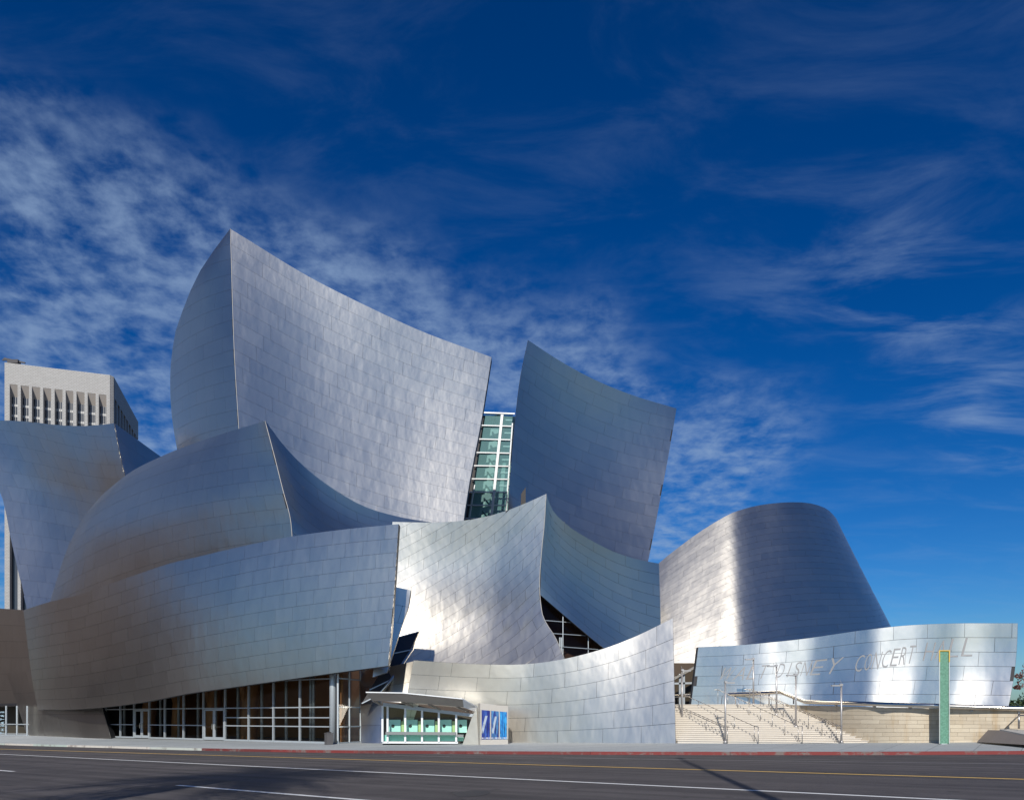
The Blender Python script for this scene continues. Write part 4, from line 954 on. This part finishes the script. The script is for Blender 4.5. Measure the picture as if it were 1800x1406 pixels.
def tp(t, z, i=0.0): return o0 + fd * t + sd * i + up_(z)
baypx = [(17, 31), (36.5, 51), (56, 70.5), (76, 90), (96, 110), (115.5, 129), (134.5, 148.5), (154, 168), (173.5, 187)]
bays = [(col_t(a, o0, fd), col_t(c, o0, fd)) for a, c in baypx]
ZB = TH - (P(8, 680, 300)[2] * 0 + (680 - 643) / F * 300); soff = 4.0; dep = 2.6
cur = 0.0; ZL = -6
for (a, c) in bays + [(TWd, TWd)]:
    MB().quad8([tp(cur, ZL), tp(a, ZL), tp(a, ZL, dep), tp(cur, ZL, dep), tp(cur, ZB), tp(a, ZB), tp(a, ZB, dep), tp(cur, ZB, dep)]).build('pier', GRAN, tw); cur = c
MB().quad8([tp(0, ZB), tp(TWd, ZB), tp(TWd, ZB, dep), tp(0, ZB, dep), tp(0, TH), tp(TWd, TH), tp(TWd, TH, dep), tp(0, TH, dep)]).build('parapet_wall', GRAN, tw)
SOFM = plain('soffit_stone', (.40, .36, .33), .8)
for a, c in bays:
    MB().quad8([tp(a, ZB - soff, dep - .05), tp(c, ZB - soff, dep - .05), tp(c, ZB - soff, dep), tp(a, ZB - soff, dep), tp(a, ZB - .02, .05), tp(c, ZB - .02, .05), tp(c, ZB - .02, dep), tp(a, ZB - .02, dep)]).build('sloped_soffit', SOFM, tw)
    wn_ = MB().quad8([tp(a, ZL, dep - .1), tp(c, ZL, dep - .1), tp(c, ZL, dep + .1), tp(a, ZL, dep + .1), tp(a, ZB - soff, dep - .1), tp(c, ZB - soff, dep - .1), tp(c, ZB - soff, dep + .1), tp(a, ZB - soff, dep + .1)]).build('window_bay', WG, tw)
    for k in range(1, 4): MB().bar(tp(a + (c - a) * k / 4, ZB - soff - 60, dep - .2), tp(a + (c - a) * k / 4, ZB - soff, dep - .2), .16, .25).build('mullion', TWF, wn_)
    for k in range(1, 14):
        z = ZB - soff - 4.1 * k + .8; MB().bar(tp(a, z, dep - .15), tp(c, z, dep - .15), .9, .12).build('spandrel', TWF, wn_)
SDl = (lambda p1: (((243 - CX) / F) * p1[1] - p1[0]) / (sd[0] - (243 - CX) / F * sd[1]))(tp(TWd + 1.2, 0, 1.2))
def sp(t, z, i=0.0): return tp(TWd + 1.2, 0, 1.2) + sd * t - fd * i + up_(z)
MB().quad8([tp(TWd, ZL), tp(TWd + 1.2, ZL, 1.2), tp(TWd + 1.2, ZL, dep), tp(TWd, ZL, dep), tp(TWd, TH), tp(TWd + 1.2, TH, 1.2), tp(TWd + 1.2, TH, dep), tp(TWd, TH, dep)]).build('corner_chamfer', GRAN, tw)
MB().quad8([sp(dep, ZL, 2), sp(SDl, ZL, 2), sp(SDl, ZL, TWd), sp(dep, ZL, TWd), sp(dep, TH - 1, 2), sp(SDl, TH - 1, 2), sp(SDl, TH - 1, TWd), sp(dep, TH - 1, TWd)]).build('core_block', GRAN, tw)
MB().quad8([sp(0, ZB, 0), sp(SDl, ZB, 0), sp(SDl, ZB, 2), sp(0, ZB, 2), sp(0, TH, 0), sp(SDl, TH, 0), sp(SDl, TH, 2), sp(0, TH, 2)]).build('parapet_wall', GRAN, tw)
nb_ = 9; cur = 0.0
for k in range(nb_):
    t0_ = SDl * (k / nb_); MB().quad8([sp(t0_, ZL), sp(t0_ + SDl / nb_ * .3, ZL), sp(t0_ + SDl / nb_ * .3, ZL, 2), sp(t0_, ZL, 2), sp(t0_, ZB), sp(t0_ + SDl / nb_ * .3, ZB), sp(t0_ + SDl / nb_ * .3, ZB, 2), sp(t0_, ZB, 2)]).build('pier', GRAN, tw)
    MB().quad8([sp(t0_ + SDl / nb_ * .3, ZL, 1.8), sp(t0_ + SDl / nb_, ZL, 1.8), sp(t0_ + SDl / nb_, ZL, 2), sp(t0_ + SDl / nb_ * .3, ZL, 2), sp(t0_ + SDl / nb_ * .3, ZB, 1.8), sp(t0_ + SDl / nb_, ZB, 1.8), sp(t0_ + SDl / nb_, ZB, 2), sp(t0_ + SDl / nb_ * .3, ZB, 2)]).build('window_bay', WG, tw)
rig = MB(); rb = tp(.8, TH + .4, 1.5)
rig.box(rb + np.array([1.6, 1, .9]), (4.2, 2, 1.4)).box(rb + np.array([-1.2, .5, 1.6]), (2.8, .5, .5)).bar(rb + np.array([-2, .5, 2.2]), rb + np.array([6, 1, .6]), .5, .5)
rig.build('roof_rig', plain('dark_roof_rig', (.06, .055, .06), .6), tw)

# ------------------------------------------------------------------ office blocks on the near side of the street (mirrored in the steel)
BRICKM = plain('brown_stone_facing', (.115, .085, .08), .8, 0, .2, .3); OFG = plain('office_glass', (.03, .035, .045), .08)
def block(s0, s1, t0, t1, h, floors, bays, label):
    pt = lambda s_, t_, z: np.array([s_ * UX + t_ * .594, s_ * UY + t_ * .804, z])
    zb_ = road_z(*pt((s0 + s1) / 2, t1, 0)[:2]) - 1.5
    r = empty('office_block', pt((s0 + s1) / 2, t1, zb_ + 1.5)); tag(r, label, 'office block')
    MB().quad8([pt(s0, t1, zb_), pt(s1, t1, zb_), pt(s1, t0, zb_), pt(s0, t0, zb_), pt(s0, t1, h), pt(s1, t1, h), pt(s1, t0, h), pt(s0, t0, h)]).build('wall', BRICKM, r)
    MB().quad8([pt(s0 - .5, t1 + .5, h), pt(s1 + .5, t1 + .5, h), pt(s1 + .5, t0 - .5, h), pt(s0 - .5, t0 - .5, h), pt(s0 - .5, t1 + .5, h + .8), pt(s1 + .5, t1 + .5, h + .8), pt(s1 + .5, t0 - .5, h + .8), pt(s0 - .5, t0 - .5, h + .8)]).build('roof', CONC, r)
    for k in range(floors):
        z0, z1 = 1.5 + k * (h - 2) / floors, .2 + (k + .85) * (h - 2) / floors
        for q in range(bays):
            a = s0 + (s1 - s0) * (q + .2) / bays; c = s0 + (s1 - s0) * (q + .8) / bays
            MB().quad8([pt(a, t1 + .05, z0), pt(c, t1 + .05, z0), pt(c, t1 - .1, z0), pt(a, t1 - .1, z0), pt(a, t1 + .05, z1), pt(c, t1 + .05, z1), pt(c, t1 - .1, z1), pt(a, t1 - .1, z1)]).build('window', OFG, r)
block(112, 142, -50, -14, 24, 6, 6, 'lower brown stone office block down the street to the left')
block(155, 235, -44, 34, 46, 11, 11, 'taller brown office block closing the far left end of the street')

# ------------------------------------------------------------------ trees
LEAF = plain('leaf_green', (.055, .085, .03), .6, 0, .4, 1.2); LEAF_R = plain('leaf_red_brown', (.14, .06, .05), .6, 0, .3, 1.2); BARK = plain('bark', (.12, .09, .07), .9, 0, .3, 4)
def leafy(parent, mat, centers, n, size, flat=.6):
    v, f = [], []
    for c, r in centers:
        for _ in range(n):
            d = rng.normal(size=3); d /= np.linalg.norm(d); p = np.array(c) + d * r * rng.uniform(.35, 1.0) ** .6 * np.array([1, 1, flat])
            a = rng.normal(size=3); a /= np.linalg.norm(a); e = np.cross(a, rng.normal(size=3)); e /= np.linalg.norm(e); s_ = size * rng.uniform(.6, 1.3); k = len(v)
            v += [p - a * s_, p + e * s_ * .45, p + a * s_, p - e * s_ * .45]; f.append((k, k + 1, k + 2, k + 3))
    return mesh_obj('crown', v, f, mat, parent)
t1 = empty('street_tree', P(1815, 1245, 62)); tag(t1, 'reddish thin-leaved tree peeping past the end of the sign wall', 'tree')
tb0 = P(1822, 1262, 62); MB().tube([tb0 * [1, 1, 0] - (0, 0, .3), tb0 + (-.1, 0, 2), tb0 + (0, 0, 4.2)], .16, 8, .07).tube([tb0 + (-.1, 0, 2), tb0 + (-.8, 0, 3), tb0 + (-1.4, .1, 3.4)], .07, 6, .03).build('trunk', BARK, t1, True)
leafy(t1, LEAF_R, [(P(1800, 1200, 62), .7), (P(1791, 1188, 62), .35), (P(1812, 1185, 62), .9), (P(1825, 1200, 62), 1.1), (P(1815, 1170, 62), .7), (P(1789, 1208, 62), .3)], 90, .11)
t2 = empty('shrub', P(1800, 1245, 64)); tag(t2, 'dark green rounded shrub at the right end of the terrace', 'shrub')
MB().tube([P(1808, 1268, 64) * [1, 1, 0] - (0, 0, .3), P(1806, 1244, 64)], .12, 6, .05).build('stem', BARK, t2, True)
leafy(t2, LEAF, [(P(1790, 1242, 64), .9), (P(1805, 1240, 64), 1.2), (P(1822, 1236, 64), 1.6), (P(1780, 1246, 64), .6), (P(1840, 1235, 64), 1.6), (P(1808, 1262, 64), 1.3), (P(1835, 1262, 64), 1.5)], 350, .13, .7)

# palm and lamp standard on the near side of the street: their shadows cross the road
def palm(foot, h, label):
    p = empty('palm_tree', foot); tag(p, label, 'palm tree')
    f0 = np.array(foot); top = f0 + np.array([.2, 0, h])
    MB().tube([f0 - (0, 0, .3), f0 + (.1, .1, h * .5), top], .26, 10, .19).build('trunk', BARK, p, True)
    v, f = [], []
    for i in range(90):
        az = i * 2.39996 + rng.uniform(-.2, .2); el = rng.uniform(-.55, 1.1); Ln = rng.uniform(3.2, 5.0)
        hd = np.array([math.cos(az), math.sin(az), 0]); sd_ = np.array([-hd[1], hd[0], 0]); pts = []
        for k in range(9):
            s_ = k / 8; pts.append(top + hd * Ln * s_ * math.cos(el * (1 - .4 * s_)) + up_(Ln * (math.sin(el) * s_ - .55 * s_ * s_)))
        for k in range(1, 8):
            for sg in (-1, 1):
                for off in (0, .5):
                    a = pts[k] + (pts[k + 1] - pts[k]) * off; Lf_ = .95 * math.sin(math.pi * (k + off + .5) / 9.5) ** .6
                    tip = a + sd_ * sg * Lf_ + (pts[k + 1] - pts[k]) * 1.1 - up_(.18); n = len(v)
                    v += [a - (pts[k + 1] - pts[k]) * .09, a + (pts[k + 1] - pts[k]) * .09, tip]; f.append((n, n + 1, n + 2))
        n = len(v); v += [pts[0] + sd_ * .05, pts[0] - sd_ * .05, pts[4] + sd_ * .03, pts[4] - sd_ * .03, pts[8]]; f += [(n, n + 1, n + 3, n + 2), (n + 2, n + 3, n + 4)]
    mesh_obj('crown', v, f, LEAF, p)
cosr = math.tan(SUN_EL)
def caster(shadow_xy, h):               # foot of something h tall whose top shades that spot
    s_ = np.array(shadow_xy); L = h / cosr; return (s_[0] - math.sin(SUN_AZ) * L, s_[1] - math.cos(SUN_AZ) * L, road_z(0, 0))
palm(caster((-8.3, 24.0), 13.0), 13.0, 'feathery palm tree whose crown shades the road')
lpx = (4.0, 3.0, road_z(4, 3))
ls = empty('street_light', lpx); tag(ls, 'tall street light pole whose thin shadow crosses the road', 'street light')
MB().tube([np.array(lpx) - (0, 0, .2), np.array(lpx) + (0, 0, 18)], .17, 10, .11).build('pole', LAMPM, ls, True)
MB().tube([np.array(lpx) + (0, 0, 17.8), np.array(lpx) + (.2, 1.2, 18.1), np.array(lpx) + (.3, 2.2, 18.0)], .06, 6).build('arm', LAMPM, ls, True)
MB().box(np.array(lpx) + (.32, 2.4, 17.95), (.3, .7, .16)).build('lamp_head', LAMPM, ls)
print('objects', len(bpy.data.objects))
